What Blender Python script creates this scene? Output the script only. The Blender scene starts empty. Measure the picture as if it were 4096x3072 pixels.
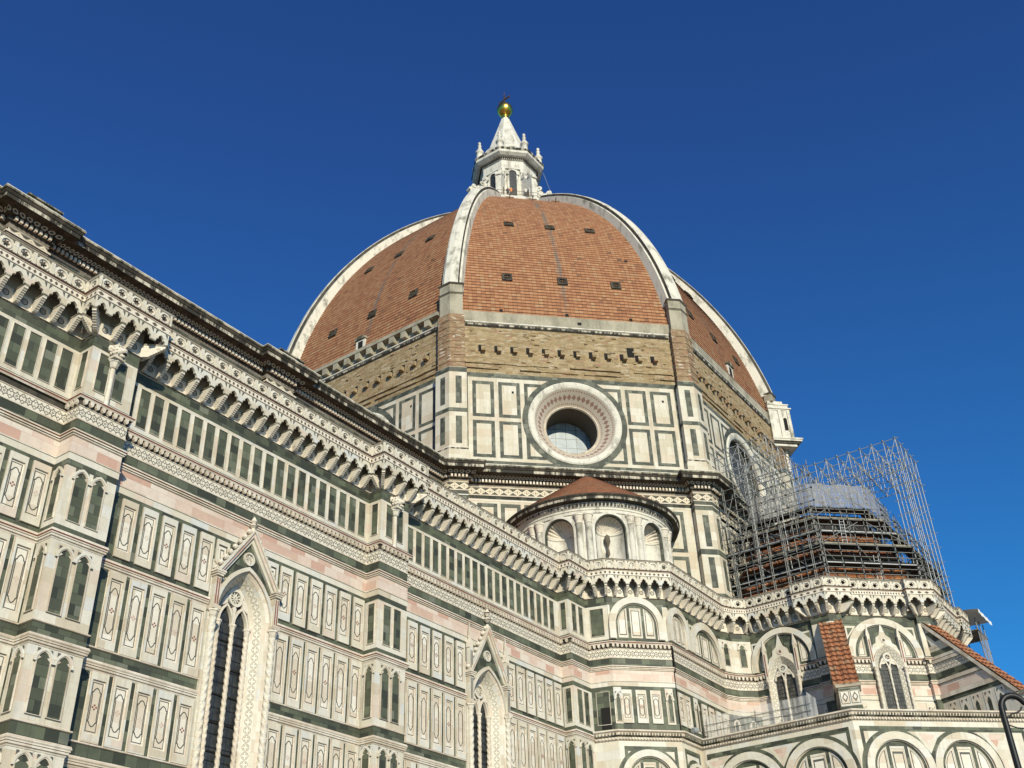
import bpy, math, random
from math import sin, cos, pi, radians, sqrt, atan2, hypot, tan, acos
from mathutils import Matrix, Vector
random.seed(7)
SC = bpy.context.scene
COL = SC.collection

# ---------------------------------------------------------------- camera, sky, sun, exposure
cd = bpy.data.cameras.new('camera'); cam = bpy.data.objects.new('camera', cd); COL.objects.link(cam)
cam.matrix_world = Matrix(((0.581733, -0.428187, -0.691551, -92.618), (-0.812687, -0.341075, -0.472449, -62.587),
                           (-0.033575, 0.836853, -0.546397, 1.6), (0, 0, 0, 1)))
cd.sensor_width = 36; cd.lens = 37.909; cd.clip_start = .1; cd.clip_end = 6000
SC.camera = cam
SC.cycles.diffuse_bounces = 2; SC.cycles.max_bounces = 6; SC.cycles.transparent_max_bounces = 16
SUN_EL, SUN_TO = radians(23), (-.63, -.777)            # direction towards the sun, on plan
W = bpy.data.worlds.new('World'); SC.world = W; W.use_nodes = True
wn = W.node_tree; bg = wn.nodes['Background']; bg.inputs[1].default_value = .068
sky = wn.nodes.new('ShaderNodeTexSky'); sky.sky_type = 'NISHITA'; sky.sun_disc = False
sky.sun_elevation = SUN_EL; sky.sun_rotation = atan2(SUN_TO[0], SUN_TO[1])
sky.air_density = 1.0; sky.dust_density = .15; sky.ozone_density = 4.0
tint = wn.nodes.new('ShaderNodeMix'); tint.data_type = 'RGBA'; tint.blend_type = 'MULTIPLY'; tint.inputs[0].default_value = 1
tc = wn.nodes.new('ShaderNodeTexCoord'); sx = wn.nodes.new('ShaderNodeSeparateXYZ'); wn.links.new(tc.outputs['Generated'], sx.inputs[0])
tr = wn.nodes.new('ShaderNodeValToRGB'); wn.links.new(sx.outputs[2], tr.inputs[0])      # clear air: deeper blue overhead, cyan lower down
tr.color_ramp.elements[0].position = .30; tr.color_ramp.elements[0].color = (.34, 1.34, 2.0, 1)
tr.color_ramp.elements[1].position = .72; tr.color_ramp.elements[1].color = (.50, .98, 1.78, 1)
wn.links.new(tr.outputs[0], tint.inputs[7]); wn.links.new(sky.outputs[0], tint.inputs[6]); wn.links.new(tint.outputs[2], bg.inputs[0])
sd = bpy.data.lights.new('sun', 'SUN'); sd.energy = 5.0; sd.angle = radians(.53); sd.color = (1, .925, .70)
sun = bpy.data.objects.new('sun', sd); COL.objects.link(sun)
sv = Vector((SUN_TO[0] * cos(SUN_EL), SUN_TO[1] * cos(SUN_EL), sin(SUN_EL)))
sun.rotation_euler = sv.to_track_quat('Z', 'Y').to_euler()
sun.location = (-150, -180, 120)
SC.view_settings.view_transform = 'Standard'; SC.view_settings.look = 'None'
SC.view_settings.exposure = 0.0; SC.view_settings.gamma = 1.0

# ---------------------------------------------------------------- node helpers
class NT:
    def __init__(s, name):
        s.m = bpy.data.materials.new(name); s.m.use_nodes = True; s.t = s.m.node_tree
        s.b = s.t.nodes['Principled BSDF']
    def n(s, ty, **kw):
        x = s.t.nodes.new(ty)
        for k, v in kw.items(): setattr(x, k, v)
        return x
    def link(s, a, b): s.t.links.new(a, b)
    def put(s, sock, v):
        if hasattr(v, 'is_output'): s.link(v, sock)
        else: sock.default_value = v
    def M(s, op, a, b=0.0, c=None):
        x = s.n('ShaderNodeMath', operation=op); s.put(x.inputs[0], a); s.put(x.inputs[1], b)
        if c is not None: s.put(x.inputs[2], c)
        return x.outputs[0]
    def uv(s):
        x = s.n('ShaderNodeUVMap'); sp = s.n('ShaderNodeSeparateXYZ'); s.link(x.outputs[0], sp.inputs[0])
        return x.outputs[0], sp.outputs[0], sp.outputs[1]
    def mix(s, f, a, b, mode='MIX'):
        x = s.n('ShaderNodeMix', data_type='RGBA', blend_type=mode)
        s.put(x.inputs[0], f)
        for i, v in ((6, a), (7, b)): s.put(x.inputs[i], v if hasattr(v, 'is_output') else (*v, 1))
        return x.outputs[2]
    def ramp(s, f, stops, const=False):
        x = s.n('ShaderNodeValToRGB'); e = x.color_ramp.elements
        if const: x.color_ramp.interpolation = 'CONSTANT'
        while len(e) < len(stops): e.new(.5)
        for i, (p, c) in enumerate(stops): e[i].position = p; e[i].color = (*c, 1) if not isinstance(c, float) else (c, c, c, 1)
        s.link(f, x.inputs[0]); return x.outputs[0]
    def noise(s, vec, sc, det=4, rough=.6):
        x = s.n('ShaderNodeTexNoise'); x.inputs['Scale'].default_value = sc; x.inputs['Detail'].default_value = det
        x.inputs['Roughness'].default_value = rough
        if vec is not None: s.link(vec, x.inputs['Vector'])
        return x.outputs[0]
    def geo(s): return s.n('ShaderNodeNewGeometry').outputs['Position']
    def scale(s, vec, k):
        x = s.n('ShaderNodeVectorMath', operation='MULTIPLY'); s.link(vec, x.inputs[0]); x.inputs[1].default_value = k
        return x.outputs[0]
    def brick(s, vec, w, h, mortar=.008, off=.5, sq=1.0, smooth=.1, fr=2):
        x = s.n('ShaderNodeTexBrick'); s.link(vec, x.inputs['Vector']); x.offset = off; x.squash = sq; x.offset_frequency = fr
        x.inputs['Color1'].default_value = (0, 0, 0, 1); x.inputs['Color2'].default_value = (1, 1, 1, 1)
        x.inputs['Scale'].default_value = 1; x.inputs['Mortar Size'].default_value = mortar; x.inputs['Mortar Smooth'].default_value = smooth
        x.inputs['Bias'].default_value = 0; x.inputs['Brick Width'].default_value = w; x.inputs['Row Height'].default_value = h
        x.inputs['Mortar'].default_value = (.5, .5, .5, 1)
        return x.outputs[0], x.outputs[1]
    def out(s, col, rough=.7, bump=None, dist=.02, strength=.4, metal=0.0):
        s.put(s.b.inputs['Base Color'], col if hasattr(col, 'is_output') else (*col, 1))
        s.b.inputs['Roughness'].default_value = rough; s.b.inputs['Metallic'].default_value = metal
        s.b.inputs['Specular IOR Level'].default_value = .3
        if bump is not None:
            x = s.n('ShaderNodeBump'); x.inputs['Strength'].default_value = strength; x.inputs['Distance'].default_value = dist
            s.link(bump, x.inputs['Height']); s.link(x.outputs[0], s.b.inputs['Normal'])
        return s.m

def m_blocks(name, stops, bw, bh, mortar, mcol, rough=.65, stain=None, stain_amt=.5, streak=False, bump=.3, jitter=0.0, const=True, fine=0.0):
    t = NT(name); v, u, w = t.uv()
    if jitter:
        nz = t.n('ShaderNodeTexNoise'); nz.inputs['Scale'].default_value = 1.3; t.link(v, nz.inputs['Vector'])
        sub = t.n('ShaderNodeVectorMath', operation='MULTIPLY_ADD'); t.link(nz.outputs[1], sub.inputs[0])
        sub.inputs[1].default_value = (jitter, jitter, 0); t.link(v, sub.inputs[2]); v = sub.outputs[0]
    c, f = t.brick(v, bw, bh, mortar)
    col = t.ramp(c, stops, const=const)
    g = t.geo()
    n2 = t.noise(t.scale(g, (1, 1, 1)), 3.0, 6, .65)
    col = t.mix(.35, col, t.ramp(n2, [(.3, .62), (.7, 1.0)]), 'MULTIPLY')
    if fine:
        n4 = t.noise(t.scale(g, (2.6, 2.6, .16)), 1.5, 5, .7); n5 = t.noise(t.scale(g, (.25, .25, .3)), 1.0, 3)
        k4 = t.M('MULTIPLY', t.M('MULTIPLY', t.ramp(n4, [(.50, 0.0), (.72, 1.0)]), t.ramp(n5, [(.40, .15), (.62, 1.0)])), fine); col = t.mix(k4, col, (.26, .215, .15))
    if stain:
        n1 = t.noise(t.scale(g, (1, 1, .16 if streak else .7)), 1.1 if streak else .55, 5, .62)
        fac = t.M('MULTIPLY', t.ramp(n1, [(.46, 0.0), (.72, 1.0)]), stain_amt)
        col = t.mix(fac, col, stain)
    col = t.mix(f, col, mcol)
    return t.out(col, rough, t.M('SUBTRACT', n2, f), .015, bump)

WHITE_ST = [(0, (.55, .48, .38)), (.12, (.62, .57, .475)), (.45, (.665, .625, .545)), (.72, (.63, .605, .55)), (.88, (.63, .53, .445)), (.94, (.59, .585, .56))]
M = {}
M['white'] = m_blocks('white_marble', WHITE_ST, 1.15, .62, .007, (.50, .42, .33), stain=(.50, .41, .29), stain_amt=.42, fine=.5)
M['cream'] = m_blocks('cream_marble', [(0, (.60, .52, .42)), (.3, (.70, .64, .55)), (.6, (.74, .69, .61)), (.85, (.66, .57, .47))], 1.4, .9, .006, (.55, .48, .38), stain=(.52, .42, .30), stain_amt=.45)
M['pale'] = m_blocks('drum_marble', [(0, (.52, .46, .36)), (.25, (.59, .545, .45)), (.6, (.62, .575, .49)), (.82, (.57, .49, .39))], 1.3, .8, .006, (.45, .39, .3), stain=(.40, .30, .18), stain_amt=.4, streak=True, fine=.45)
GREEN_ST = [(0, (.045, .05, .036)), (.2, (.078, .085, .058)), (.45, (.098, .108, .072)), (.68, (.115, .13, .085)), (.86, (.14, .152, .105)), (.95, (.17, .178, .135))]
M['green'] = m_blocks('green_marble', GREEN_ST, .62, .47, .008, (.03, .034, .028), rough=.55, stain=(.032, .037, .032), stain_amt=.55, bump=.2)
M['green_grey'] = m_blocks('grey_green_marble', [(0, (.055, .06, .048)), (.3, (.09, .096, .074)), (.6, (.115, .12, .093)), (.88, (.155, .158, .125))], .55, .5, .012, (.035, .038, .033), stain=(.04, .043, .038), stain_amt=.4)
M['dark'] = NT('dark_inlay').out((.085, .085, .075), .6)
M['pink'] = m_blocks('pink_marble', [(0, (.57, .40, .32)), (.2, (.64, .50, .42)), (.5, (.66, .55, .47)), (.75, (.54, .34, .27)), (.9, (.68, .59, .51))], 1.05, .5, .006, (.45, .3, .24), stain=(.42, .25, .19), stain_amt=.3)
M['red'] = NT('red_moulding').out((.23, .085, .065), .6)
M['mould'] = m_blocks('moulded_marble', [(0, (.60, .51, .41)), (.4, (.70, .63, .54)), (.8, (.66, .57, .48))], 1.6, .5, .006, (.4, .33, .26), stain=(.30, .24, .17), stain_amt=.6, streak=True, fine=.5)
def m_weather(name, a, b, lo, hi, sc=(1, 1, .22), s=1.6):
    t = NT(name); g = t.geo()
    n1 = t.noise(t.scale(g, sc), s, 7, .7); n2 = t.noise(g, 6, 5, .7)
    col = t.mix(t.ramp(n1, [(lo, 0.0), (hi, 1.0)]), a, b)
    col = t.mix(.4, col, t.ramp(n2, [(.3, .55), (.7, 1.0)]), 'MULTIPLY')
    return t.out(col, .8, n2, .02, .4)
M['cornice'] = m_weather('weathered_cornice', (.58, .52, .42), (.035, .032, .026), .41, .52)
M['soffit'] = m_weather('soot_and_shade_stone', (.10, .085, .065), (.03, .027, .022), .35, .6)
M['lip'] = m_weather('lichen_stone', (.46, .41, .32), (.075, .073, .05), .38, .55)
M['rib'] = m_weather('rib_marble', (.66, .62, .54), (.25, .235, .19), .50, .66, (1, 1, .5), .9)
M['lantern'] = m_weather('lantern_marble', (.68, .64, .57), (.34, .31, .26), .48, .66, (1, 1, .4), 1.2)
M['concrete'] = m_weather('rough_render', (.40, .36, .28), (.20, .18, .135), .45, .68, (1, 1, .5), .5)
M['stone'] = m_weather('carved_stone', (.68, .61, .52), (.30, .26, .20), .55, .72, (1, 1, .8), 2.2)
def m_rubble(name, stops, su, sv, mortar, mw=.05):           # irregular rubble stones
    t = NT(name); v, u, w = t.uv()
    nz = t.n('ShaderNodeTexNoise'); nz.inputs['Scale'].default_value = .9; t.link(v, nz.inputs['Vector'])
    ad = t.n('ShaderNodeVectorMath', operation='MULTIPLY_ADD'); t.link(nz.outputs[1], ad.inputs[0]); ad.inputs[1].default_value = (.5, .35, 0); t.link(v, ad.inputs[2])
    vv = t.scale(ad.outputs[0], (su, sv, 1))
    a = t.n('ShaderNodeTexVoronoi', voronoi_dimensions='2D'); a.inputs['Scale'].default_value = 1; a.inputs['Randomness'].default_value = .72; t.link(vv, a.inputs['Vector'])
    b = t.n('ShaderNodeTexVoronoi', voronoi_dimensions='2D', feature='DISTANCE_TO_EDGE'); b.inputs['Scale'].default_value = 1; b.inputs['Randomness'].default_value = .72; t.link(vv, b.inputs['Vector'])
    sp = t.n('ShaderNodeSeparateColor'); t.link(a.outputs['Color'], sp.inputs[0])
    col = t.ramp(sp.outputs[0], stops, const=True); n2 = t.noise(t.geo(), 4.5, 6, .7)
    col = t.mix(.6, col, t.ramp(n2, [(.3, .58), (.7, 1.08)]), 'MULTIPLY')
    n3 = t.noise(t.scale(t.geo(), (1, 1, .5)), .5, 5, .65); col = t.mix(t.M('MULTIPLY', t.ramp(n3, [(.45, 0.0), (.7, 1.0)]), .5), col, (.24, .175, .10))
    e = t.ramp(b.outputs['Distance'], [(mw * .3, 1.0), (mw * 1.6, 0.0)]); deep = t.ramp(t.noise(t.geo(), 1.6, 3), [(.45, .1), (.68, .85)])
    k = t.M('MULTIPLY', e, deep); col = t.mix(k, col, mortar)
    return t.out(col, .9, t.M('SUBTRACT', n2, k), .06, .9)
M['masonry'] = m_rubble('rough_sandstone', [(0, (.27, .19, .10)), (.15, (.34, .25, .14)), (.45, (.38, .285, .17)), (.7, (.41, .32, .205)), (.88, (.45, .37, .26)), (.96, (.36, .22, .14))], 1.5, 5.4, (.23, .17, .10))
M['brick'] = m_rubble('old_brick_and_stone', [(0, (.25, .16, .10)), (.2, (.33, .22, .13)), (.5, (.38, .28, .18)), (.75, (.33, .19, .12)), (.94, (.55, .47, .37))], 2.2, 6.5, (.22, .16, .10))
M['black'] = NT('dark_void').out((.012, .011, .01), .9)
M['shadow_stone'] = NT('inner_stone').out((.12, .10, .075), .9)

def m_pattern(name, fn, light, dark, rough=.65, dirt=(.42, .34, .25)):
    t = NT(name); v, u, w = t.uv()
    k = fn(t, u, w)
    lt = t.mix(t.M('MULTIPLY', t.ramp(t.noise(t.geo(), 1.7, 5), [(.45, 0.0), (.75, 1.0)]), .5), light, dirt)
    return t.out(t.mix(k, lt, dark), rough)
def cellp(t, u, w, cu, cv, z0):
    px = t.M('SUBTRACT', t.M('FRACT', t.M('DIVIDE', u, cu)), .5)
    py = t.M('DIVIDE', t.M('SUBTRACT', w, z0), cv)
    return px, py
def star(z0, h):
    def fn(t, u, w):
        px, py = cellp(t, u, w, h * 1.02, h, z0)
        def d(a): return t.M('ADD', t.M('MULTIPLY', px, cos(a)), t.M('MULTIPLY', py, sin(a)))
        d1, d2, d3 = d(pi / 2), d(pi * 7 / 6), d(pi * 11 / 6)
        t1 = t.M('MAXIMUM', t.M('MAXIMUM', d1, d2), d3)
        t2 = t.M('MULTIPLY', t.M('MINIMUM', t.M('MINIMUM', d1, d2), d3), -1)
        s = t.M('MINIMUM', t1, t2)
        line = t.M('LESS_THAN', t.M('ABSOLUTE', t.M('SUBTRACT', s, .175)), .038)
        rr = t.M('SQRT', t.M('ADD', t.M('MULTIPLY', px, px), t.M('MULTIPLY', py, py)))
        dot = t.M('LESS_THAN', t.M('ABSOLUTE', t.M('SUBTRACT', rr, .07)), .03)
        ax = t.M('SUBTRACT', .5, t.M('ABSOLUTE', px)); ay = t.M('ABSOLUTE', t.M('SUBTRACT', t.M('ABSOLUTE', py), .27))
        dia = t.M('LESS_THAN', t.M('ABSOLUTE', t.M('SUBTRACT', t.M('ADD', ax, ay), .16)), .045)
        return t.M('MAXIMUM', t.M('MAXIMUM', line, dot), dia)
    return fn
def diamonds(z0, cu, h, k=.36):
    def fn(t, u, w):
        px, py = cellp(t, u, w, cu, h, z0)
        return t.M('LESS_THAN', t.M('ADD', t.M('ABSOLUTE', px), t.M('ABSOLUTE', py)), k)
    return fn
def lozenges(z0, h):
    def fn(t, u, w):
        px, py = cellp(t, u, w, h * 1.3, h, z0)
        a = t.M('ADD', t.M('ABSOLUTE', px), t.M('ABSOLUTE', py))
        ring = t.M('GREATER_THAN', t.M('ABSOLUTE', t.M('SUBTRACT', a, .43)), .13)
        rr = t.M('SQRT', t.M('ADD', t.M('MULTIPLY', px, px), t.M('MULTIPLY', py, py)))
        hole = t.M('GREATER_THAN', t.M('ABSOLUTE', t.M('SUBTRACT', rr, .15)), .06)
        return t.M('MULTIPLY', ring, hole)
    return fn
def eggs(z0, cu, h):
    def fn(t, u, w):
        px, py = cellp(t, u, w, cu, h, z0)
        rr = t.M('SQRT', t.M('ADD', t.M('MULTIPLY', px, px), t.M('MULTIPLY', py, py)))
        return t.M('GREATER_THAN', t.M('ABSOLUTE', t.M('SUBTRACT', rr, .3)), .11)
    return fn
def rosettes(cu, cv):
    def fn(t, u, w):
        px = t.M('SUBTRACT', t.M('FRACT', t.M('DIVIDE', u, cu)), .5); py = t.M('SUBTRACT', t.M('FRACT', t.M('DIVIDE', w, cv)), .5)
        rr = t.M('SQRT', t.M('ADD', t.M('MULTIPLY', px, px), t.M('MULTIPLY', py, py)))
        ring = t.M('LESS_THAN', t.M('ABSOLUTE', t.M('SUBTRACT', rr, .43)), .045)
        m = t.M('MULTIPLY', t.M('ABSOLUTE', px), t.M('ABSOLUTE', py))
        pet = t.M('MULTIPLY', t.M('GREATER_THAN', m, .018), t.M('LESS_THAN', rr, .33))
        return t.M('MAXIMUM', ring, pet)
    return fn
def splay(t, u, w):
    px = t.M('SUBTRACT', t.M('FRACT', u), .5); py = t.M('SUBTRACT', w, .5)
    dia = t.M('LESS_THAN', t.M('ADD', t.M('ABSOLUTE', px), t.M('MULTIPLY', t.M('ABSOLUTE', py), 2.6)), .46)
    q = t.M('SUBTRACT', t.M('FRACT', t.M('MULTIPLY', u, 2)), .5)
    edge = t.M('ABSOLUTE', t.M('SUBTRACT', t.M('ABSOLUTE', py), .36))
    small = t.M('LESS_THAN', t.M('ADD', t.M('ABSOLUTE', q), t.M('MULTIPLY', edge, 7)), .36)
    return t.M('MAXIMUM', dia, small)
WL = (.70, .63, .54)
M['star'] = m_pattern('star_frieze', star(28.03, .6), (.66, .60, .51), (.12, .115, .095))
M['diam'] = m_pattern('diamond_frieze', diamonds(34.02, .315, .34, .34), WL, (.10, .075, .06))
M['loz'] = m_pattern('lozenge_frieze', lozenges(44.95, .62), (.62, .54, .42), (.07, .065, .05))
M['egg'] = m_pattern('egg_moulding', eggs(46.08, .34, .3), (.42, .36, .27), (.028, .025, .02))
M['jamb'] = m_pattern('inlaid_jamb', rosettes(.40, .40), (.68, .63, .54), (.30, .27, .22))
M['splay'] = m_pattern('inlaid_splay', splay, (.50, .44, .37), (.27, .165, .13))

def m_tile(name, tw, th, stops, streak=True, line=(.09, .035, .02)):
    t = NT(name); v, u, w = t.uv()
    cu = t.M('DIVIDE', u, tw); cv = t.M('DIVIDE', w, th)
    comb = t.n('ShaderNodeCombineXYZ'); t.link(t.M('FLOOR', cu), comb.inputs[0]); t.link(t.M('FLOOR', cv), comb.inputs[1])
    wnz = t.n('ShaderNodeTexWhiteNoise', noise_dimensions='2D'); t.link(comb.outputs[0], wnz.inputs[0])
    big = t.noise(v, .35, 4, .6)
    f = t.M('ADD', t.M('MULTIPLY', wnz.outputs[0], .78), t.M('MULTIPLY', t.M('SUBTRACT', big, .5), .55))
    f = t.M('ADD', f, .1)
    col = t.ramp(f, stops)
    n2 = t.noise(v, 5, 5, .7)
    col = t.mix(.5, col, t.ramp(n2, [(.3, .6), (.7, 1.05)]), 'MULTIPLY')
    fu = t.M('ABSOLUTE', t.M('SUBTRACT', t.M('FRACT', cu), .5)); fv = t.M('FRACT', cv)
    gap_shade = t.M('MULTIPLY', t.M('GREATER_THAN', fu, .455), .5)
    gap_shade = t.M('MAXIMUM', gap_shade, t.M('MULTIPLY', t.M('LESS_THAN', fv, .13), .85))  # dark lower edge of each row also paints its drop shadow
    if streak:
        au = t.M('ABSOLUTE', t.M('ADD', u, t.M('MULTIPLY', t.M('SUBTRACT', t.noise(v, .25, 2), .5), .8)))
        st = t.M('MULTIPLY', t.M('LESS_THAN', au, .26), t.ramp(t.noise(t.scale(v, (1, .12, 1)), 1.5, 3), [(.38, 0.0), (.55, .75)]))
        col = t.mix(st, col, (.16, .145, .13))
        n3 = t.noise(t.scale(v, (1.4, .22, 1)), .9, 5, .65)
        col = t.mix(t.M('MULTIPLY', t.ramp(n3, [(.58, 0.0), (.74, 1.0)]), .5), col, (.12, .085, .06))
    col = t.mix(gap_shade, col, line)
    return t.out(col, .85, t.M('SUBTRACT', n2, gap_shade), .03, .5)
TILE = [(0, (.11, .08, .055)), (.05, (.17, .10, .06)), (.11, (.30, .13, .068)), (.3, (.345, .155, .078)), (.5, (.375, .175, .086)), (.75, (.41, .205, .105)), (.9, (.40, .235, .13)), (1, (.30, .21, .13))]
M['tile'] = m_tile('terracotta_tile', .44, .45, TILE)
M['rooftile'] = m_tile('roof_tile', .30, .42, [(0, (.20, .10, .06)), (.3, (.36, .14, .065)), (.6, (.42, .175, .08)), (.85, (.33, .19, .11)), (1, (.26, .2, .13))], False)
M['newtile'] = m_tile('new_terracotta', .42, .5, [(0, (.22, .08, .04)), (.4, (.42, .15, .06)), (.8, (.50, .22, .10)), (1, (.36, .2, .12))], False)
M['gold'] = NT('gilded_copper').out((.83, .52, .10), .28, metal=1.0)
M['bronze'] = NT('dull_bronze').out((.16, .10, .06), .5, metal=.6)
t = NT('leaded_glass'); v, u, w = t.uv()
k = t.M('MAXIMUM', t.M('LESS_THAN', t.M('FRACT', t.M('DIVIDE', w, .62)), .09), t.M('LESS_THAN', t.M('FRACT', t.M('DIVIDE', u, .5)), .05))
nz = t.noise(t.geo(), 2.2, 5)
M['glass'] = t.out(t.mix(k, t.ramp(nz, [(.3, (.018, .020, .022)), (.7, (.05, .054, .058))]), (.008, .008, .008)), .32)
t = NT('pale_window_glass'); v, u, w = t.uv()
k = t.M('MAXIMUM', t.M('LESS_THAN', t.M('FRACT', t.M('DIVIDE', w, 1.0)), .05), t.M('LESS_THAN', t.M('FRACT', t.M('DIVIDE', u, 1.0)), .05))
M['oculus_glass'] = t.out(t.mix(k, t.ramp(t.noise(t.geo(), 1.4, 6), [(.3, (.16, .20, .25)), (.7, (.30, .35, .39))]), (.05, .05, .05)), .25)
t = NT('small_quarry_glass'); v, u, w = t.uv()
k = t.M('MAXIMUM', t.M('LESS_THAN', t.M('FRACT', t.M('DIVIDE', w, .30)), .16), t.M('LESS_THAN', t.M('FRACT', t.M('DIVIDE', u, .22)), .12))
M['glass2'] = t.out(t.mix(k, t.ramp(t.noise(t.geo(), 2.6, 5), [(.3, (.03, .03, .028)), (.7, (.11, .105, .09))]), (.012, .012, .012)), .35)
M['steel'] = NT('galvanised_steel').out((.36, .37, .37), .45, metal=.35)
M['steel2'] = NT('worn_steel_tube').out((.22, .22, .21), .6, metal=.3)
M['deck'] = m_weather('scaffold_board', (.33, .29, .22), (.12, .10, .075), .4, .65, (1, 1, 1), 1.2)
M['aluminium'] = NT('aluminium_board').out((.55, .56, .57), .4, metal=.3)
M['void'] = NT('underlay_and_deck_shade').out((.03, .028, .027), .9)
def m_net(name, col, alpha, cell):
    t = NT(name); v, u, w = t.uv(); t.out(col, .8)
    tr = t.n('ShaderNodeBsdfTransparent'); mx = t.n('ShaderNodeMixShader')
    fold = t.ramp(t.noise(t.scale(v, (2.2, .25, 1)), 1.4, 4), [(.3, max(0., alpha - .28)), (.7, min(1., alpha + .2))])
    t.link(fold, mx.inputs[0]); t.link(tr.outputs[0], mx.inputs[1]); t.link(t.b.outputs[0], mx.inputs[2])
    t.link(mx.outputs[0], t.t.nodes['Material Output'].inputs[0]); return t.m
M['net'] = m_net('debris_netting', (.34, .33, .33), .52, .1)
M['plastic'] = m_net('clear_plastic_sheet', (.70, .68, .66), .38, .1)
M['sheet'] = NT('white_tarpaulin').out((.78, .77, .75), .5)
M['paint'] = NT('black_lamp_paint').out((.012, .012, .013), .45)
M['paving'] = m_blocks('stone_paving', [(0, (.16, .15, .135)), (.4, (.22, .205, .18)), (.8, (.27, .25, .22))], .9, .5, .012, (.08, .075, .07), stain=(.12, .11, .1), stain_amt=.4)

# ---------------------------------------------------------------- mesh helpers
class MB:
    def __init__(s): s.v = []; s.f = []; s.m = []; s.uv = []; s.sm = []; s.mats = []
    def mi(s, k):
        if k not in s.mats: s.mats.append(k)
        return s.mats.index(k)
    def face(s, pts, m, uv=None):
        i = len(s.v); s.v += pts; s.f.append(tuple(range(i, i + len(pts)))); s.m.append(s.mi(m)); s.uv.append(uv); s.sm.append(False)
    def grid(s, rows, m, closed=False, smooth=True, uvf=None):
        i = len(s.v); n = len(rows[0])
        for r in rows: s.v += r
        k = s.mi(m)
        for a in range(len(rows) - 1):
            for b in range(n if closed else n - 1):
                c = (b + 1) % n
                s.f.append((i + a * n + b, i + a * n + c, i + (a + 1) * n + c, i + (a + 1) * n + b)); s.m.append(k); s.sm.append(smooth)
                s.uv.append([uvf(a, b), uvf(a, b + 1), uvf(a + 1, b + 1), uvf(a + 1, b)] if uvf else None)
    def build(s, name, parent=None, loc=None):
        me = bpy.data.meshes.new(name); me.from_pydata(s.v, [], s.f)
        for k in s.mats: me.materials.append(M[k])
        me.polygons.foreach_set('material_index', s.m); me.polygons.foreach_set('use_smooth', s.sm)
        lay = me.uv_layers.new(name='UVMap'); co = []
        V = s.v
        for f, uv in zip(s.f, s.uv):
            if uv:
                for q in uv: co += (q[0], q[1])
                continue
            nx = ny = nz = 0.0
            for i in range(len(f)):
                a = V[f[i]]; b = V[f[(i + 1) % len(f)]]
                nx += (a[1] - b[1]) * (a[2] + b[2]); ny += (a[2] - b[2]) * (a[0] + b[0]); nz += (a[0] - b[0]) * (a[1] + b[1])
            h = hypot(nx, ny)
            if abs(nz) > 1.2 * h or h < 1e-12:
                for i in f: co += (V[i][0], V[i][1])
            else:
                tx, ty = -ny / h, nx / h
                for i in f: co += (V[i][0] * tx + V[i][1] * ty, V[i][2])
        lay.data.foreach_set('uv', co)
        me.update(); o = bpy.data.objects.new(name, me); COL.objects.link(o)
        if parent: o.parent = parent
        if loc: o.location = loc
        return o
class F:                                                  # wall frame: u along, z up, d outwards
    def __init__(s, o, t): s.o = o; s.t = t; s.n = (t[1], -t[0])
    def P(s, u, z, d=0.0): return (s.o[0] + s.t[0] * u + s.n[0] * d, s.o[1] + s.t[1] * u + s.n[1] * d, z)
def seg(a, b):
    L = hypot(b[0] - a[0], b[1] - a[1]); f = F(a, ((b[0] - a[0]) / L, (b[1] - a[1]) / L)); f.L = L; return f
def box(mb, f, u0, u1, z0, z1, d0, d1, m, back=False):
    P = f.P
    a = [P(u0, z0, d1), P(u1, z0, d1), P(u1, z1, d1), P(u0, z1, d1)]; b = [P(u0, z0, d0), P(u1, z0, d0), P(u1, z1, d0), P(u0, z1, d0)]
    mb.face(a, m)
    for i in range(4): mb.face([b[i], b[(i + 1) % 4], a[(i + 1) % 4], a[i]], m)
    if back: mb.face(b[::-1], m)
def poly(mb, f, pts, d, m): mb.face([f.P(u, z, d) for u, z in pts], m)
def prism(mb, f, pts, d0, d1, m, ms=None, back=False):
    mb.face([f.P(u, z, d1) for u, z in pts], m); n = len(pts)
    for i in range(n):
        a, b = pts[i], pts[(i + 1) % n]
        mb.face([f.P(*a, d0), f.P(*b, d0), f.P(*b, d1), f.P(*a, d1)], ms or m)
    if back: mb.face([f.P(u, z, d0) for u, z in pts][::-1], m)
def strip(mb, f, A, B, dA, dB, m, closed=True, uvf=None):
    n = len(A)
    for i in range(n if closed else n - 1):
        j = (i + 1) % n
        mb.face([f.P(*A[i], dA), f.P(*A[j], dA), f.P(*B[j], dB), f.P(*B[i], dB)], m, [uvf(i, 0), uvf(i + 1, 0), uvf(i + 1, 1), uvf(i, 1)] if uvf else None)
def rect(u0, u1, z0, z1): return [(u0, z0), (u1, z0), (u1, z1), (u0, z1)]
def frame(mb, f, u0, u1, z0, z1, w, d, m, d0=0.0):        # flat rectangular ring with thin edges
    A = rect(u0, u1, z0, z1); B = rect(u0 + w, u1 - w, z0 + w, z1 - w)
    strip(mb, f, A, B, d, d, m); strip(mb, f, A, A, d0, d, m)
def arch(uc, zs, a, h, n=10):                             # left spring -> right spring
    if h <= a * 1.001: return [(uc - a * cos(pi * i / (2 * n)), zs + h * sin(pi * i / (2 * n))) for i in range(2 * n + 1)]
    R = (a * a + h * h) / (2 * a); e = acos((R - a) / R)
    L = [(uc - a + R - R * cos(e * i / n), zs + R * sin(e * i / n)) for i in range(n + 1)]
    return L + [(2 * uc - x, z) for x, z in L[-2::-1]]
TREF = [(-1, 0), (-1.02, .3), (-.92, .58), (-.72, .74), (-.5, .74), (-.58, 1.0), (-.48, 1.28), (-.26, 1.52), (0, 1.75)]
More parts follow.
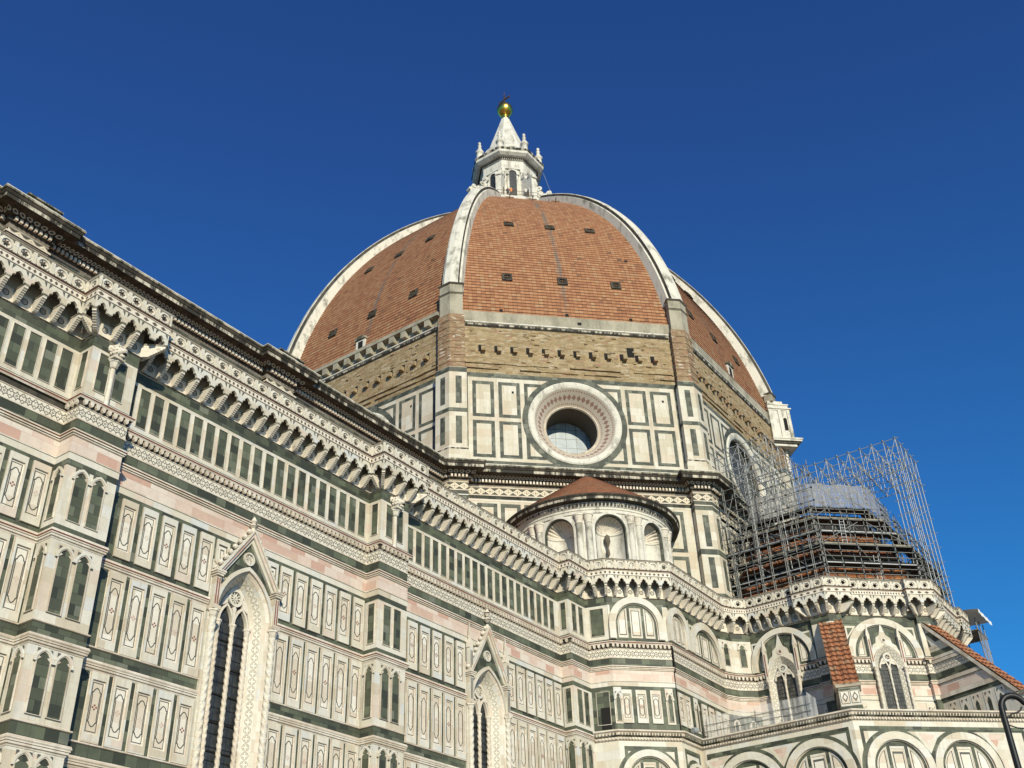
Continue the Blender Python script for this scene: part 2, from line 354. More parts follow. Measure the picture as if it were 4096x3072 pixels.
def trefoil(uc, zs, a, h):
    L = [(uc + x * a, zs + z / 1.75 * h) for x, z in TREF]
    return L + [(2 * uc - x, z) for x, z in L[-2::-1]]
def arched(uc, zb, zs, a, h, n=8, tre=False):             # closed outline of an arched opening
    A = trefoil(uc, zs, a, h) if tre else arch(uc, zs, a, h, n)
    return [(uc + a, zb)] + A[::-1] + [(uc - a, zb)]
def archring(mb, f, uc, zs, a0, h0, a1, h1, d0, d1, m, legs=0.0, n=12):   # raised archivolt between two arches
    A = arch(uc, zs, a0, h0, n); B = arch(uc, zs, a1, h1, n)
    if legs: A = [(uc - a0, zs - legs)] + A + [(uc + a0, zs - legs)]; B = [(uc - a1, zs - legs)] + B + [(uc + a1, zs - legs)]
    strip(mb, f, A, B, d1, d1, m, False); strip(mb, f, A, A, d0, d1, m, False); strip(mb, f, B, B, d0, d1, m, False)
    if legs:
        for i in (0, -1): mb.face([f.P(*A[i], d0), f.P(*B[i], d0), f.P(*B[i], d1), f.P(*A[i], d1)], m)
def circ(uc, zc, r, n=32, ph=0.0): return [(uc + r * cos(ph + 2 * pi * i / n), zc + r * sin(ph + 2 * pi * i / n)) for i in range(n)]
def ringdisc(mb, f, uc, zc, r0, r1, d0, d1, m, n=28):
    A, B = circ(uc, zc, r0, n), circ(uc, zc, r1, n)
    strip(mb, f, A, B, d1, d1, m); strip(mb, f, A, A, d0, d1, m); strip(mb, f, B, B, d0, d1, m)
def offs(path, d, closed=False):
    n = len(path); out = []
    def nrm(a, b): L = hypot(b[0] - a[0], b[1] - a[1]); return ((b[1] - a[1]) / L, -(b[0] - a[0]) / L)
    for i in range(n):
        n1 = nrm(path[i - 1], path[i]) if (i or closed) else None; n2 = nrm(path[i], path[(i + 1) % n]) if (i < n - 1 or closed) else None
        n1 = n1 or n2; n2 = n2 or n1; k = 1 + n1[0] * n2[0] + n1[1] * n2[1]
        out.append((path[i][0] + (n1[0] + n2[0]) / k * d, path[i][1] + (n1[1] + n2[1]) / k * d))
    return out
def sweep(mb, path, prof, closed=False):                  # prof: (d, z, material of the strip to the next point)
    n = len(path); cum = [0.0]
    for i in range(n): b = path[(i + 1) % n]; cum.append(cum[-1] + hypot(b[0] - path[i][0], b[1] - path[i][1]))
    R = [[(*q, z) for q in offs(path, d, closed)] for d, z, _ in prof]
    for k in range(len(prof) - 1):
        m = prof[k][2]
        if not m: continue
        va, vb = prof[k][1], prof[k + 1][1]
        if abs(va - vb) < .02: vb = va + abs(prof[k][0] - prof[k + 1][0])
        for i in range(n if closed else n - 1):
            j = (i + 1) % n
            mb.face([R[k + 1][i], R[k + 1][j], R[k][j], R[k][i]], m, [(cum[i], vb), (cum[i + 1], vb), (cum[i + 1], va), (cum[i], va)])
def band(mb, path, z0, z1, d, m, closed=False): sweep(mb, path, [(0, z1, m), (d, z1, m), (d, z0, m), (0, z0, m)], closed)
def tube(mb, a, b, r, m, n=6, r2=None, cap=False):
    a, b = Vector(a), Vector(b); w = (b - a).normalized(); x = w.orthogonal().normalized(); y = w.cross(x); r2 = r if r2 is None else r2
    rows = [[tuple(p + (x * cos(2 * pi * i / n) + y * sin(2 * pi * i / n)) * q) for i in range(n)] for p, q in ((a, r), (b, r2))]
    mb.grid(rows, m, True)
    if cap:
        mb.face(rows[1], m); mb.face(rows[0][::-1], m)
def lathe(mb, c, prof, m, n=16, a0=0.0, a1=2 * pi, smooth=True, uvr=None):
    full = abs(a1 - a0 - 2 * pi) < 1e-6; k = n if full else n + 1
    rows = [[(c[0] + r * cos(a0 + (a1 - a0) * i / n), c[1] + r * sin(a0 + (a1 - a0) * i / n), z) for i in range(k)] for r, z in prof]
    mb.grid(rows, m, full, smooth, (lambda a, b: ((a1 - a0) * b / n * uvr, prof[a][1])) if uvr else None)
def twist(mb, f, u, d, z0, z1, r, m, n=10, k=5.0, lobes=3, amp=.15, dz=.055):   # twisted colonnette
    N = max(4, int((z1 - z0) / dz)); rows = []
    for j in range(N + 1):
        z = z0 + (z1 - z0) * j / N; row = []
        for i in range(n):
            a = 2 * pi * i / n; q = r * (1 + amp * cos(lobes * a - k * z)); row.append(f.P(u + q * cos(a), z, d + q * sin(a)))
        rows.append(row)
    mb.grid(rows, m, True)
def capital(mb, f, u, d, z, r, h, m):
    for j, (a, b, q0, q1) in enumerate(((0, .2, 1.0, 1.25), (.2, .75, 1.05, 1.55), (.75, 1.0, 1.75, 1.75))):
        n = 8; rows = [[f.P(u + r * q * cos(2 * pi * i / n), z + h * zz, d + r * q * sin(2 * pi * i / n)) for i in range(n)] for zz, q in ((a, q0), (b, q1))]
        mb.grid(rows, m, True, False); mb.face(rows[1], m); mb.face(rows[0][::-1], m)
def empty(name, loc=(0, 0, 0), parent=None):
    o = bpy.data.objects.new(name, None); COL.objects.link(o); o.location = loc; o.empty_display_size = .5
    if parent: o.parent = parent
    return o
def tag(o, label=None, cat=None, group=None, kind=None):
    if label: o['label'] = label
    if cat: o['category'] = cat
    if group: o['group'] = group
    if kind: o['kind'] = kind
    return o
def inst(me, name, parent, loc, rz=0.0, sc=None):
    o = bpy.data.objects.new(name, me); COL.objects.link(o); o.parent = parent; o.location = loc; o.rotation_euler = (0, 0, rz)
    if sc: o.scale = sc
    return o

# ================================================================ ground
g = MB(); g.face([(-900, -900, 0), (900, -900, 0), (900, 900, 0), (-900, 900, 0)], 'paving')
tag(g.build('ground'), kind='structure')

# ================================================================ cathedral
YW, YB, YB3 = -21.93, -22.93, -22.83
CATH = tag(empty('cathedral', (-20, -10, 0)), 'white, green and pink marble cathedral with a huge red tiled dome and marble lantern', 'cathedral')
CATH.location = (0, 0, 0)
BUTT = [(-90.15, -87.58, YB), (-69.6, -67.03, YB), (-49.05, -46.55, YB), (-28.3, -25.85, YB3)]
PN = [(-112, YW)]
for a, b, y in BUTT: PN += [(a, YW), (a, y), (b, y), (b, YW)]
PN = PN[:-1]                                              # nave wall up to the end of the last buttress
CW, CS, CE = (-10.5, -36.1), (-4.6, -42.0), (4.6, -42.0)
def corner(p0, c, p1, wl, wr, d):
    a, b = seg(p0, c), seg(c, p1); co = offs([p0, c, p1], d)[1]
    return [a.P(a.L - wl, 0)[:2], a.P(a.L - wl, 0, d)[:2], co, b.P(wr, 0, d)[:2], b.P(wr, 0)[:2]]
def upper(dj):                                            # block below the exedra and the tribune, dj = pilaster relief
    p = [(-25.34, -24.45), (-21.9, -27.58), (-13.1, -27.55), (-11.75, -28.1), (-10.5, -29.25)]
    p += corner((-10.5, -29.25), CW, CS, 1.35, .95, dj) + corner(CW, CS, CE, .95, .95, dj) + corner(CS, CE, (10.5, -36.1), .95, 1.2, dj)
    return p + [(10.5, -36.1), (10.5, -28)]
PU = [PN[-1]] + upper(.35)
PALL = PN + PU[1:]
W_ = seg((-10.5, -29.25), CW); T_ = seg(CW, CS); Z_ = seg(CS, CE)
TWIN = [W_.P(2.45, 0)[:2], T_.P(T_.L / 2, 0)[:2], Z_.P(Z_.L / 2, 0)[:2]]      # axes of the tribune windows
def gaps(path, pts, h):
    out, cur = [], [path[0]]
    for a, b in zip(path, path[1:]):
        f = seg(a, b)
        for c in pts:
            u = (c[0] - a[0]) * f.t[0] + (c[1] - a[1]) * f.t[1]; d = (c[0] - a[0]) * f.n[0] + (c[1] - a[1]) * f.n[1]
            if h < u < f.L - h and abs(d) < .03: cur.append(f.P(u - h, 0)[:2]); out.append(cur); cur = [f.P(u + h, 0)[:2]]
        cur.append(b)
    return out + [cur]
PAG = gaps(PALL, TWIN, 1.25)
PLOW = [PN[-1], (-25.34, -24.45), (-21.9, -27.58), (-18.78, -27.56), (-18.75, -39.0), (-9.6, -48.15), (9.6, -48.15), (18.75, -39.0), (18.75, -27.5)]

# ---- nave wall: courses, panels
nw = MB()
WIN, WH = (-78.6, -58.04, -37.43), 1.78                   # axes and half width of the gothic window openings
def cut(path, h=WH):                                      # the nave path without the window openings
    out, cur = [], [path[0]]
    for a, b in zip(path, path[1:]):
        for x in WIN:
            if a[0] < x < b[0] and abs(a[1] - YW) < .01: cur.append((x - h, YW)); out.append(cur); cur = [(x + h, YW)]
        cur.append(b)
    return out + [cur]
PCUT = cut(PN)
sweep(nw, PN, [(0, 34, 'white'), (0, 24.28, None)]); sweep(nw, PU, [(0, 34, 'white'), (0, 22.2, None)])
for q in PCUT: sweep(nw, q, [(0, 24.28, 'white'), (0, 6, None)])
sweep(nw, PN, [(0, 6, 'white'), (0, 0, None)])
for x in WIN:                                             # wall round the pointed heads
    f = F((x, YW), (1, 0)); A = arch(0, 21.6, WH, 2.68, 12)
    for i in range(len(A) - 1): nw.face([f.P(*A[i]), f.P(*A[i + 1]), f.P(A[i + 1][0], 24.28), f.P(A[i][0], 24.28)], 'white')
sweep(nw, PLOW, [(0, 22.2, 'white'), (0, 0, None)])
wall_obj = nw.build('marble_wall', CATH)
sc = MB()
sweep(sc, PALL, [(0, 32.46, 'mould'), (.10, 32.44, 'mould'), (.12, 32.38, 'lip'), (.05, 32.33, 'mould'), (.01, 32.31, 'green'), (.01, 31.74, None)])
for q in PAG: band(sc, q, 28.90, 29.07, .03, 'green')
for q in PAG: sweep(sc, q, [(.0, 28.93, 'mould'), (.20, 28.91, 'mould'), (.25, 28.84, 'red'), (.21, 28.78, 'mould'), (.17, 28.70, 'soffit'), (.06, 28.66, 'soffit'), (.04, 28.40, 'mould'), (.06, 28.36, 'mould'), (.02, 28.33, 'star'), (.02, 27.73, 'mould'), (.05, 27.73, 'mould'), (.05, 27.66, 'mould'), (.01, 27.65, 'green'), (.01, 27.08, None)])
for q in PAG: sweep(sc, q, [(.0, 27.1, 'mould'), (.17, 27.08, 'mould'), (.2, 26.99, 'red'), (.14, 26.96, 'mould'), (.15, 26.88, 'dark'), (.10, 26.86, 'mould'), (.1, 26.80, 'mould'), (.03, 26.76, 'pink'), (.03, 26.02, 'mould'), (.07, 26.0, 'mould'), (.07, 25.93, 'dark'), (.045, 25.91, 'white'), (.045, 25.60, 'white'), (.0, 25.58, None)])
# leaf cornice under the red moulding: small blocks, gap shade painted as a dark strip behind
for i in range(len(PALL) - 1):
    f = seg(PALL[i], PALL[i + 1])
    if f.o[0] < -84 or f.o[0] > 5: continue
    n = max(1, int(f.L / .32))
    for k in range(n):
        u = (k + .5) * f.L / n
        if min(hypot(f.P(u, 0)[0] - c[0], f.P(u, 0)[1] - c[1]) for c in TWIN) < 1.4: continue
        prism(sc, f, [(u - .10, 28.70), (u - .085, 28.52), (u - .03, 28.44), (u + .03, 28.44), (u + .085, 28.52), (u + .10, 28.70)], .03, .19, 'mould')
S_ROW = [(0, 'a', .17), (-.03, 'b', .2)]
def string_course(mb, path, z, full=True):                # z = top; 0.4 m tall stepped string between the panel rows
    sweep(mb, path, [(.0, z + .02, 'mould'), (.13, z, 'mould'), (.17, z - .12, 'red' if full else 'mould'), (.13, z - .17, 'mould'), (.13, z - .23, 'dark'), (.10, z - .25, 'mould'), (.10, z - .33, 'mould'), (.04, z - .36, 'mould'), (.02, z - .42, 'mould'), (.0, z - .42, None)])
def ledge(mb, path, z): sweep(mb, path, [(.0, z + .08, 'mould'), (.09, z + .06, 'mould'), (.09, z, 'mould'), (0, z - .03, None)])
band(sc, PN, 24.3, 25.62, .01, 'green')
for q in cut(PN, 2.2):
    band(sc, q, 22.2, 24.3, .01, 'green'); string_course(sc, q, 22.2)
    for z, lz, g0 in ((17.6, 18.13, 17.58), (13.57, 14.12, 13.55), (9.42, 10.0, 9.4)): ledge(sc, q, lz); band(sc, q, g0, lz - .03, .012, 'green'); string_course(sc, q, z, False)
band(sc, PN, 4.2, 4.8, .012, 'green'); band(sc, PN, 1.6, 2.2, .012, 'green')
for q in gaps(PU, TWIN, 1.25): band(sc, q, 22.35, 25.62, .01, 'green')
sc.build('string_courses', CATH)

pn = MB()
RED4 = [(.33, .19, .15), ]
def cartouche(uc, zc, hw, hh, lw):
    R = [(0, 1), (.22, .975), (.46, .92), (.62, .855), (.70, .80), (.98, .755), (.93, .68), (.86, .58), (.84, 0)]
    Q = R + [(x, -z) for x, z in R[-2::-1]] + [(-x, -z) for x, z in R[1:]] + [(-x, z) for x, z in R[-2:0:-1]]
    kx, kz = 1 - lw / (.84 * hw), 1 - lw / hh
    return [(uc + x * hw, zc + z * hh) for x, z in Q], [(uc + x * hw * kx, zc + z * hh * kz) for x, z in Q]
def slab(mb, f, u0, u1, z0, z1, tb=.36, tt=.33, d=0.0, si=.11):
    D = .10 + d; O = rect(u0, u1, z0, z1); I = rect(u0 + si, u1 - si, z0 + tb, z1 - tt)
    strip(mb, f, O, I, D, D, 'white'); strip(mb, f, O, O, d, D, 'mould'); strip(mb, f, I, I, D, .02 + d, 'mould')
    J = rect(u0 + si + .05, u1 - si - .05, z0 + tb + .05, z1 - tt - .05)
    strip(mb, f, I, J, .04 + d, .02 + d, 'mould')
    poly(mb, f, I, .02 + d, 'cream')
    uc = (u0 + u1) / 2; a, b = u0 + si + .065, u1 - si - .065; za, zb = z0 + tb + .09, z1 - tt - .09; lw = .038
    strip(mb, f, rect(a, b, za, zb), rect(a + lw, b - lw, za + lw, zb - lw), .026 + d, .026 + d, 'dark')
    hw, zc = (b - a) / 2 - .02, (za + zb) / 2; hh = (zb - za) / 2 * .80
    A, B = cartouche(uc, zc, hw, hh, .046); strip(mb, f, A, B, .031 + d, .031 + d, 'dark')
    m = random.choice(('red', 'pink', 'red', 'pink', 'pink')); q = min(.075, hw * .36)
    for dx, dz in ((0, 1.15), (0, -1.15), (1.15, 0), (-1.15, 0)):
        x, z = uc + dx * q, zc + dz * q; s = q * .72
        poly(mb, f, [(x - s, z), (x, z - s), (x + s, z), (x, z + s)], .031 + d, m)
def slab_rows(f, us, w):
    for u in us:
        slab(pn, f, u, u + w, 22.48, 25.40)
    for zt, zb in ((21.76, 18.2), (17.15, 14.2), (13.1, 10.1)):
        for u in us: slab(pn, f, u, u + w, zb, zt)
def green_rows(f, us):                                    # narrow green strips between the slabs of the lower rows
    for zt, zb in ((21.76, 18.2), (17.15, 14.2), (13.1, 10.1)):
        for a, b in us: poly(pn, f, rect(a, b, zb, zt), .012, 'green')
def shortslab(f, u0, u1, z0, z1, left):
    P_ = [(u0, z0 if left else z0 + .75), (u1, z0 + .75 if left else z0), (u1, z1), (u0, z1)]
    cx = (u0 + u1) / 2; cz = (z0 + z1) / 2 + .2
    I = [(cx + (x - cx) * .68, cz + (z - cz) * .68) for x, z in P_]; J = [(cx + (x - cx) * .58, cz + (z - cz) * .58) for x, z in P_]; K = [(cx + (x - cx) * .2, cz + (z - cz) * .3) for x, z in P_]
    strip(pn, f, P_, I, .075, .075, 'white'); strip(pn, f, P_, P_, 0, .075, 'mould'); strip(pn, f, I, I, .075, .02, 'mould'); poly(pn, f, I, .02, 'cream')
    strip(pn, f, I, J, .027, .027, 'dark'); L_ = [(cx + (x - cx) * .3, cz + (z - cz) * .4) for x, z in P_]; strip(pn, f, L_, K, .027, .027, 'dark')
for x0, x1, xc in ((-87.58, -69.6, -78.6), (-67.03, -49.05, -58.04), (-46.55, -28.3, -37.43)):
    f = F((0, YW), (1, 0)); w = .88
    ua = [xc + 2.3 + 1.135 * k for k in range(6)]; ub = [xc - 2.3 - w - 1.17 * k for k in range(6)]
    ua = [u for u in ua if u + w < x1 - .1]; ub = [u for u in ub if u > x0 + .12]
    for us, st in ((ua, 1), (ub, -1)):
        slab_rows(f, us, w)
        green_rows(f, [(u + w + .045, u + (1.135 if st > 0 else 1.17) - .045) for u in us[:-1]] if st > 0 else [(u - 1.17 + w + .045, u - .045) for u in us[:-1]])
        e = us[-1]
        if st > 0: green_rows(f, [(e + w + .05, x1 - .02)])
        else: green_rows(f, [(x0 + .35, e - .05)])
        s0 = us[0] - (.27 if st > 0 else -.05 - w)
        green_rows(f, [(s0, s0 + .2)])
    shortslab(f, xc - 2.12, xc - 1.28, 23.45, 25.4, False); shortslab(f, xc + 1.28, xc + 2.12, 23.45, 25.4, True)
    # attic storey: tall green panels in a white grid
    n = round((x1 - x0 - .25) / .842); u = x0 + .22
    k = 0
    while u < x1 - .5:
        I = rect(u, u + .58, 29.36, 31.52); O = rect(u - .02, u + .60, 29.34, 31.54)
        strip(pn, f, O, I, .045, .045, 'mould'); strip(pn, f, O, O, 0, .045, 'mould'); strip(pn, f, I, I, .045, .012, 'mould'); poly(pn, f, I, .012, 'green'); u += .842; k += 1
pn.build('inlaid_panels', CATH)

# ---- buttresses
def niche_win(mb, f, uc, zb, zs, a, h, d=0.0):            # blind window: green field, raised pointed moulding, small spandrel inlays
    poly(mb, f, arched(uc, zb, zs, a, h), d + .012, 'green')
    A = arched(uc, zb, zs, a, h); B = arched(uc, zb - .02, zs, a + .05, h + .05)
    strip(mb, f, A, B, d + .06, d + .06, 'mould'); strip(mb, f, A, A, d + .012, d + .06, 'mould'); strip(mb, f, B, B, d, d + .06, 'mould')
    archring(mb, f, uc, zs, a + .05, h + .05, a + .16, h + .16, d, d + .09, 'white')
    for sg in (-1, 1):                                    # cusps
        prism(mb, f, [(uc + sg * a, zs + .05), (uc + sg * a * .45, zs + h * .42), (uc + sg * a * .80, zs + h * .52)], d + .012, d + .05, 'mould')
        x = uc + sg * (a + .05)
        poly(mb, f, [(x, zs + h + .12), (x - sg * .16, zs + h + .12), (x, zs + h * .72)], d + .03, 'dark')
def rect_win(mb, f, u0, u1, z0, z1, d=0.0):
    I = rect(u0, u1, z0, z1); O = rect(u0 - .03, u1 + .03, z0 - .03, z1 + .03)
    strip(mb, f, O, I, d + .05, d + .05, 'mould'); strip(mb, f, O, O, d, d + .05, 'mould'); strip(mb, f, I, I, d + .05, d + .014, 'mould'); poly(mb, f, I, d + .014, 'green')
def beast(mb, f, u, z, d):                                # carved lion head leaning out over the capital
    K_ = .70; c = Vector(f.P(u, z + .34, d + .34)); ax = (Vector(f.P(u + .35, z + .24, d + 1.1)) - c).normalized() * K_; x = ax.cross(Vector((0, 0, 1))).normalized() * K_; y = x.cross(ax) / K_
    prof = [(-.55, .18), (-.42, .36), (-.2, .46), (0, .42), (.12, .34), (.26, .30), (.36, .26), (.44, .25), (.52, .22), (.56, .10)]
    rows = []
    for j, (q, r) in enumerate(prof):
        row = []
        for i in range(14):
            a = 2 * pi * i / 14; k = 1 + (.13 * cos(5 * a + j) if j < 6 else .05 * cos(3 * a)); row.append(tuple(c + ax * q + x * cos(a) * r * k + y * sin(a) * r * k * (1.05 if j < 5 else .9)))
        rows.append(row)
    mb.grid(rows, 'stone', True); mb.face(rows[0][::-1], 'stone'); mb.face(rows[-1], 'stone')
    for q, R_, s_ in ((-.38, .38, .11), (-.15, .44, .10), (.05, .38, .07)):      # curls of the mane
        for i in range(11):
            a = 2 * pi * (i + q) / 11; e = c + ax * q + x * cos(a) * R_ + y * sin(a) * R_
            lathe(mb, (e.x, e.y), [(.001, e.z - s_ * .8), (s_ * .6, e.z - s_ * .5), (s_ * .8, e.z), (s_ * .5, e.z + s_ * .55), (.001, e.z + s_ * .8)], 'stone', 6)
    m0 = c + ax * .50 - y * .20; tube(mb, tuple(m0 - x * .12), tuple(m0 + x * .12), .07, 'black', 6, .07, True)
    for sg in (-1, 1): e = c + ax * .33 + x * sg * .15 + y * .10; tube(mb, tuple(e), tuple(e + ax * .05 + x * sg * .03), .045, 'black', 6, .03, True)
    for sg in (-1, 1):                                    # ears, brows, lower jaw
        e = c + x * sg * .3 + y * .3 + ax * .05; tube(mb, tuple(e), tuple(e + y * .2 + x * sg * .08), .065, 'stone', 6, .02)
        e = c + ax * .42 + x * sg * .13 + y * .17; tube(mb, tuple(e), tuple(e + ax * .09 + y * .02), .05, 'stone', 6, .03)
    tube(mb, tuple(c + ax * .2 - y * .28), tuple(c + ax * .52 - y * .40), .09, 'stone', 7, .055, True)
    tube(mb, tuple(c - ax * .5 + y * .1), tuple(c - ax * .9 + y * .35), .24, 'stone', 9, .22, True)
for bi, (x0, x1, yb) in enumerate(BUTT):
    b = MB(); f = F((x0, yb), (1, 0)); g = F((x0, YW), (0, -1)); w = x1 - x0; h = YW - yb
    sq = bi >= 2
    for z0, zs, zt, rec in ((22.78, 24.72, 25.17, sq), (18.62, 21.02, 21.45, False), (14.48, 16.55, 16.98, False), (10.4, 12.5, 12.95, False)):
        if z0 > 22: band(b, [(x0 + .0, YW), (x0, yb), (x1, yb), (x1, YW)], 22.47, 25.3, .02, 'white')
        for uc in (w * .305, w * .66):
            if rec: rect_win(b, f, uc - .31, uc + .31, z0, zt - .05, .02)
            else: niche_win(b, f, uc, z0, zs, .30, zt - zs, .02)
        if rec: rect_win(b, g, h * .32, h * .80, z0, zt - .05, .02)
        else: niche_win(b, g, h * .55, z0, zs, .25, zt - zs, .02)
    for u in (w * .175, w * .55): rect_win(b, f, u, u + .6, 29.45, 31.54)
    rect_win(b, g, h * .28, h * .76, 29.5, 31.52)
    bo = b.build('buttress', CATH)
    if bi in (1, 2):                                      # colonnette with a carved beast on the front
        u = w * .465; c = MB()
        rows = [[f.P(u + .13 * cos(2 * pi * i / 8), z, .1 + .13 * sin(2 * pi * i / 8)) for i in range(8)] for z in (28.85, 30.95)]; c.grid(rows, 'white', True)
        capital(c, f, u, .12, 30.95, .17, .42, 'white'); box(c, f, u - .3, u + .3, 31.37, 31.5, 0, .5, 'white', True)
        c.build('colonnette', bo)
        c = MB(); beast(c, f, u, 31.5, .0); c.build('carved_head', bo)

# ---- gallery on corbels
GD, PIT = .85, .945
def corbel_mesh(dep):
    mb = MB(); f = F((0, 0), (1, 0)); w = .10; s = dep / .8
    pr = [(0, 33.18), (.83, 33.18), (.83, 33.08), (.80, 33.04)]
    for k in range(7):
        d0 = .80 - k * .078; z = 33.02 - k * .082
        pr += [(d0, z), (d0 + .012, z - .05), (d0 - .035, z - .078)]
    pr += [(.26, 32.42), (0, 32.40)]
    pr = [(d * s, z) for d, z in pr]
    for sg in (-1, 1): mb.face([f.P(sg * w, z, d) for d, z in pr], 'stone')
    for i in range(len(pr)):
        a, b_ = pr[i], pr[(i + 1) % len(pr)]
        mb.face([f.P(-w, a[1], a[0]), f.P(w, a[1], a[0]), f.P(w, b_[1], b_[0]), f.P(-w, b_[1], b_[0])], 'stone')
    box(mb, f, -w - .03, w + .03, 33.10, 33.17, 0, .86 * s, 'lip', True)
    for sg in (-1, 1):                                    # sunk panels on the cheeks
        q = F(f.P(sg * (w + .004), 0, 0)[:2], (0, -1))
        for d in (.08, .30, .52):
            for z in (32.98, 32.86, 32.74):
                if z - .1 > 32.42 + d * .8: mb.face([(sg * (w + .004), -d * s, z), (sg * (w + .004), -(d + .17) * s, z), (sg * (w + .004), -(d + .17) * s, z + .08), (sg * (w + .004), -d * s, z + .08)], 'cream')
    o = mb.build('corbel', CATH); return o
CORB, CORBD = None, None
def hexfoil(uc, zc, n=36):
    out = []
    for i in range(n):
        a = 2 * pi * i / n; r = .115 + .085 * abs(cos(3 * a)); out.append((uc + r * cos(a), zc + r * sin(a)))
    return out
def panel_mesh(w):
    mb = MB(); f = F((0, 0), (1, 0)); n = 36; zc, z0, z1 = 34.67, 34.33, 35.02
    H = hexfoil(w / 2, zc, n); C = circ(w / 2, zc, .265, n)
    def edge(i):
        a = 2 * pi * i / n; c, s = cos(a), sin(a); k = min((w / 2 - .09) / abs(c) if abs(c) > 1e-6 else 9, (z1 - zc - .01) / abs(s) if abs(s) > 1e-6 else 9); return (w / 2 + c * k, zc + s * k)
    E_ = [edge(i) for i in range(n)]
    for d, dd in ((0, 1), (-.12, -1)):
        strip(mb, f, H, C, d - .03 * dd, d - .03 * dd, 'stone'); strip(mb, f, C, E_, d, d, 'white')
        strip(mb, f, C, C, d - .03 * dd, d, 'stone')
    A = circ(w / 2, zc, .235, n); B = circ(w / 2, zc, .285, n); strip(mb, f, A, B, .03, .03, 'white'); strip(mb, f, A, A, -.03, .03, 'stone'); strip(mb, f, B, B, 0, .03, 'stone')
    strip(mb, f, H, H, -.09, -.03, 'stone')
    for sg in (-1, 1):
        for tz in (-1, 1):
            x, z = w / 2 + sg * (w / 2 - .12), zc + tz * .31
            poly(mb, f, [(x, z), (x - sg * .13, z), (x, z - tz * .13)], .006, 'dark')
    for a, b in ((0, .09), (w - .09, w)): box(mb, f, a, b, z0, z1 + .01, -.14, .035, 'white', True)
    return mb.build('balustrade_panel', CATH).data
def gallery(path, name, keep, skip_end=0.0):
    global CORB, CORBD
    gb = MB(); G = offs(path, GD)
    sweep(gb, path, [(.02, 33.18, 'concrete'), (.02, 33.84, 'shadow_stone'), (GD - .12, 33.85, None)]); sweep(gb, path, [(.012, 33.18, 'stone'), (.012, 32.45, None)])  # recess wall and underside coloured dark to imitate shade behind the corbels
    sweep(gb, path, [(GD, 33.84, 'mould'), (GD + .05, 33.84, 'mould'), (GD + .05, 33.89, 'mould'), (GD + .01, 33.91, 'diam'), (GD + .01, 34.17, 'mould'), (GD + .06, 34.19, 'mould'), (GD + .06, 34.22, 'red'), (GD + .12, 34.25, 'soffit'), (GD + .12, 34.31, 'mould'), (GD + .04, 34.34, 'mould'), (GD - .3, 34.34, None)][::1])
    sweep(gb, path, [(GD - .2, 35.02, 'mould'), (GD + .04, 35.02, 'mould'), (GD + .09, 35.07, 'soffit'), (GD + .09, 35.13, 'mould'), (GD + .03, 35.17, 'soffit'), (GD - .2, 35.17, 'soffit'), (GD - .2, 35.02, None)])
    sweep(gb, path, [(GD - .15, 33.97, 'concrete'), (-.6, 33.97, None)])
    sites, panels = [], []
    for i in range(len(path) - 1):
        a, b = G[i], G[i + 1]; L = hypot(b[0] - a[0], b[1] - a[1])
        if L < .3: continue
        f = seg(a, b); wf = seg(path[i], path[i + 1])
        e0 = (path[i][0] - a[0]) * f.t[0] + (path[i][1] - a[1]) * f.t[1]; e1 = L - ((path[i + 1][0] - a[0]) * f.t[0] + (path[i + 1][1] - a[1]) * f.t[1])
        n = max(1, round(L / PIT)); w = L / n
        for k in range(n):
            panels.append((f, k * w, w))
            # front plate with a cusped arch between two corbels
            u0 = k * w; g_ = .15 if w > .5 else .05
            T = trefoil(u0 + w / 2, 33.17, w / 2 - g_, .46)
            ua, ub = u0 + (.004 if k == 0 else 0), u0 + w - (.004 if k == n - 1 else 0); prism(gb, f, [(ua, 33.836), (ua, 33.17)] + T + [(ub, 33.17), (ub, 33.836)], -.13, 0, 'white')
            for sg in (-1, 1):
                x = u0 + w / 2 + sg * (w / 2 - .07)
                poly(gb, f, [(x, 33.80), (x - sg * .15, 33.80), (x, 33.52)], .004, 'dark')
            uc = u0 + w / 2 - e0
            if .2 < uc < wf.L - .2:                       # roundel on the wall between the corbels
                strip(gb, wf, circ(uc, 32.83, .12, 14), circ(uc, 32.83, .175, 14), .03, .03, 'dark'); box(gb, wf, uc - .26, uc + .26, 32.5, 33.12, 0, .02, 'cream')
                for q in range(6):
                    an = q * pi / 3 + .3; poly(gb, wf, [(uc + .025 * cos(an), 32.83 + .025 * sin(an)), (uc + .075 * cos(an - .35), 32.83 + .075 * sin(an - .35)), (uc + .1 * cos(an), 32.83 + .1 * sin(an)), (uc + .075 * cos(an + .35), 32.83 + .075 * sin(an + .35))], .03, 'dark')
        for k in range(n + 1):
            u = k * w
            if e0 + .05 <= u <= L - e1 - .05 or (n == 1 and abs(u - e0) < .2): sites.append((f.P(u, 0, -GD), atan2(f.t[1], f.t[0]), 1.0))
        if i:                                             # diagonal corbel under a projecting corner
            pf = seg(path[i - 1], path[i]); cr = pf.t[0] * wf.t[1] - pf.t[1] * wf.t[0]
            if cr > .3:
                v = (a[0] - path[i][0], a[1] - path[i][1]); sites.append(((path[i][0], path[i][1], 0), atan2(v[1], v[0]) + pi / 2, hypot(*v) / GD))
    gal = gb.build(name, CATH)
    return gal, [s for s in sites if keep(s[0])], [p for p in panels if keep(p[0].P(p[1], 0))]
C0 = Vector((-92.6, -62.6))
gal1, s1, p1 = gallery(PN, 'gallery', lambda p: -81 < p[0])
gal2, s2, p2 = gallery([PN[-1]] + upper(.45), 'gallery', lambda p: p[0] < 8.5 and (p[1] < -23 or p[0] < -20) and not (p[0] > 4.5 and p[1] > -41))
base = corbel_mesh(.8); cme = base.data; bpy.data.objects.remove(base)
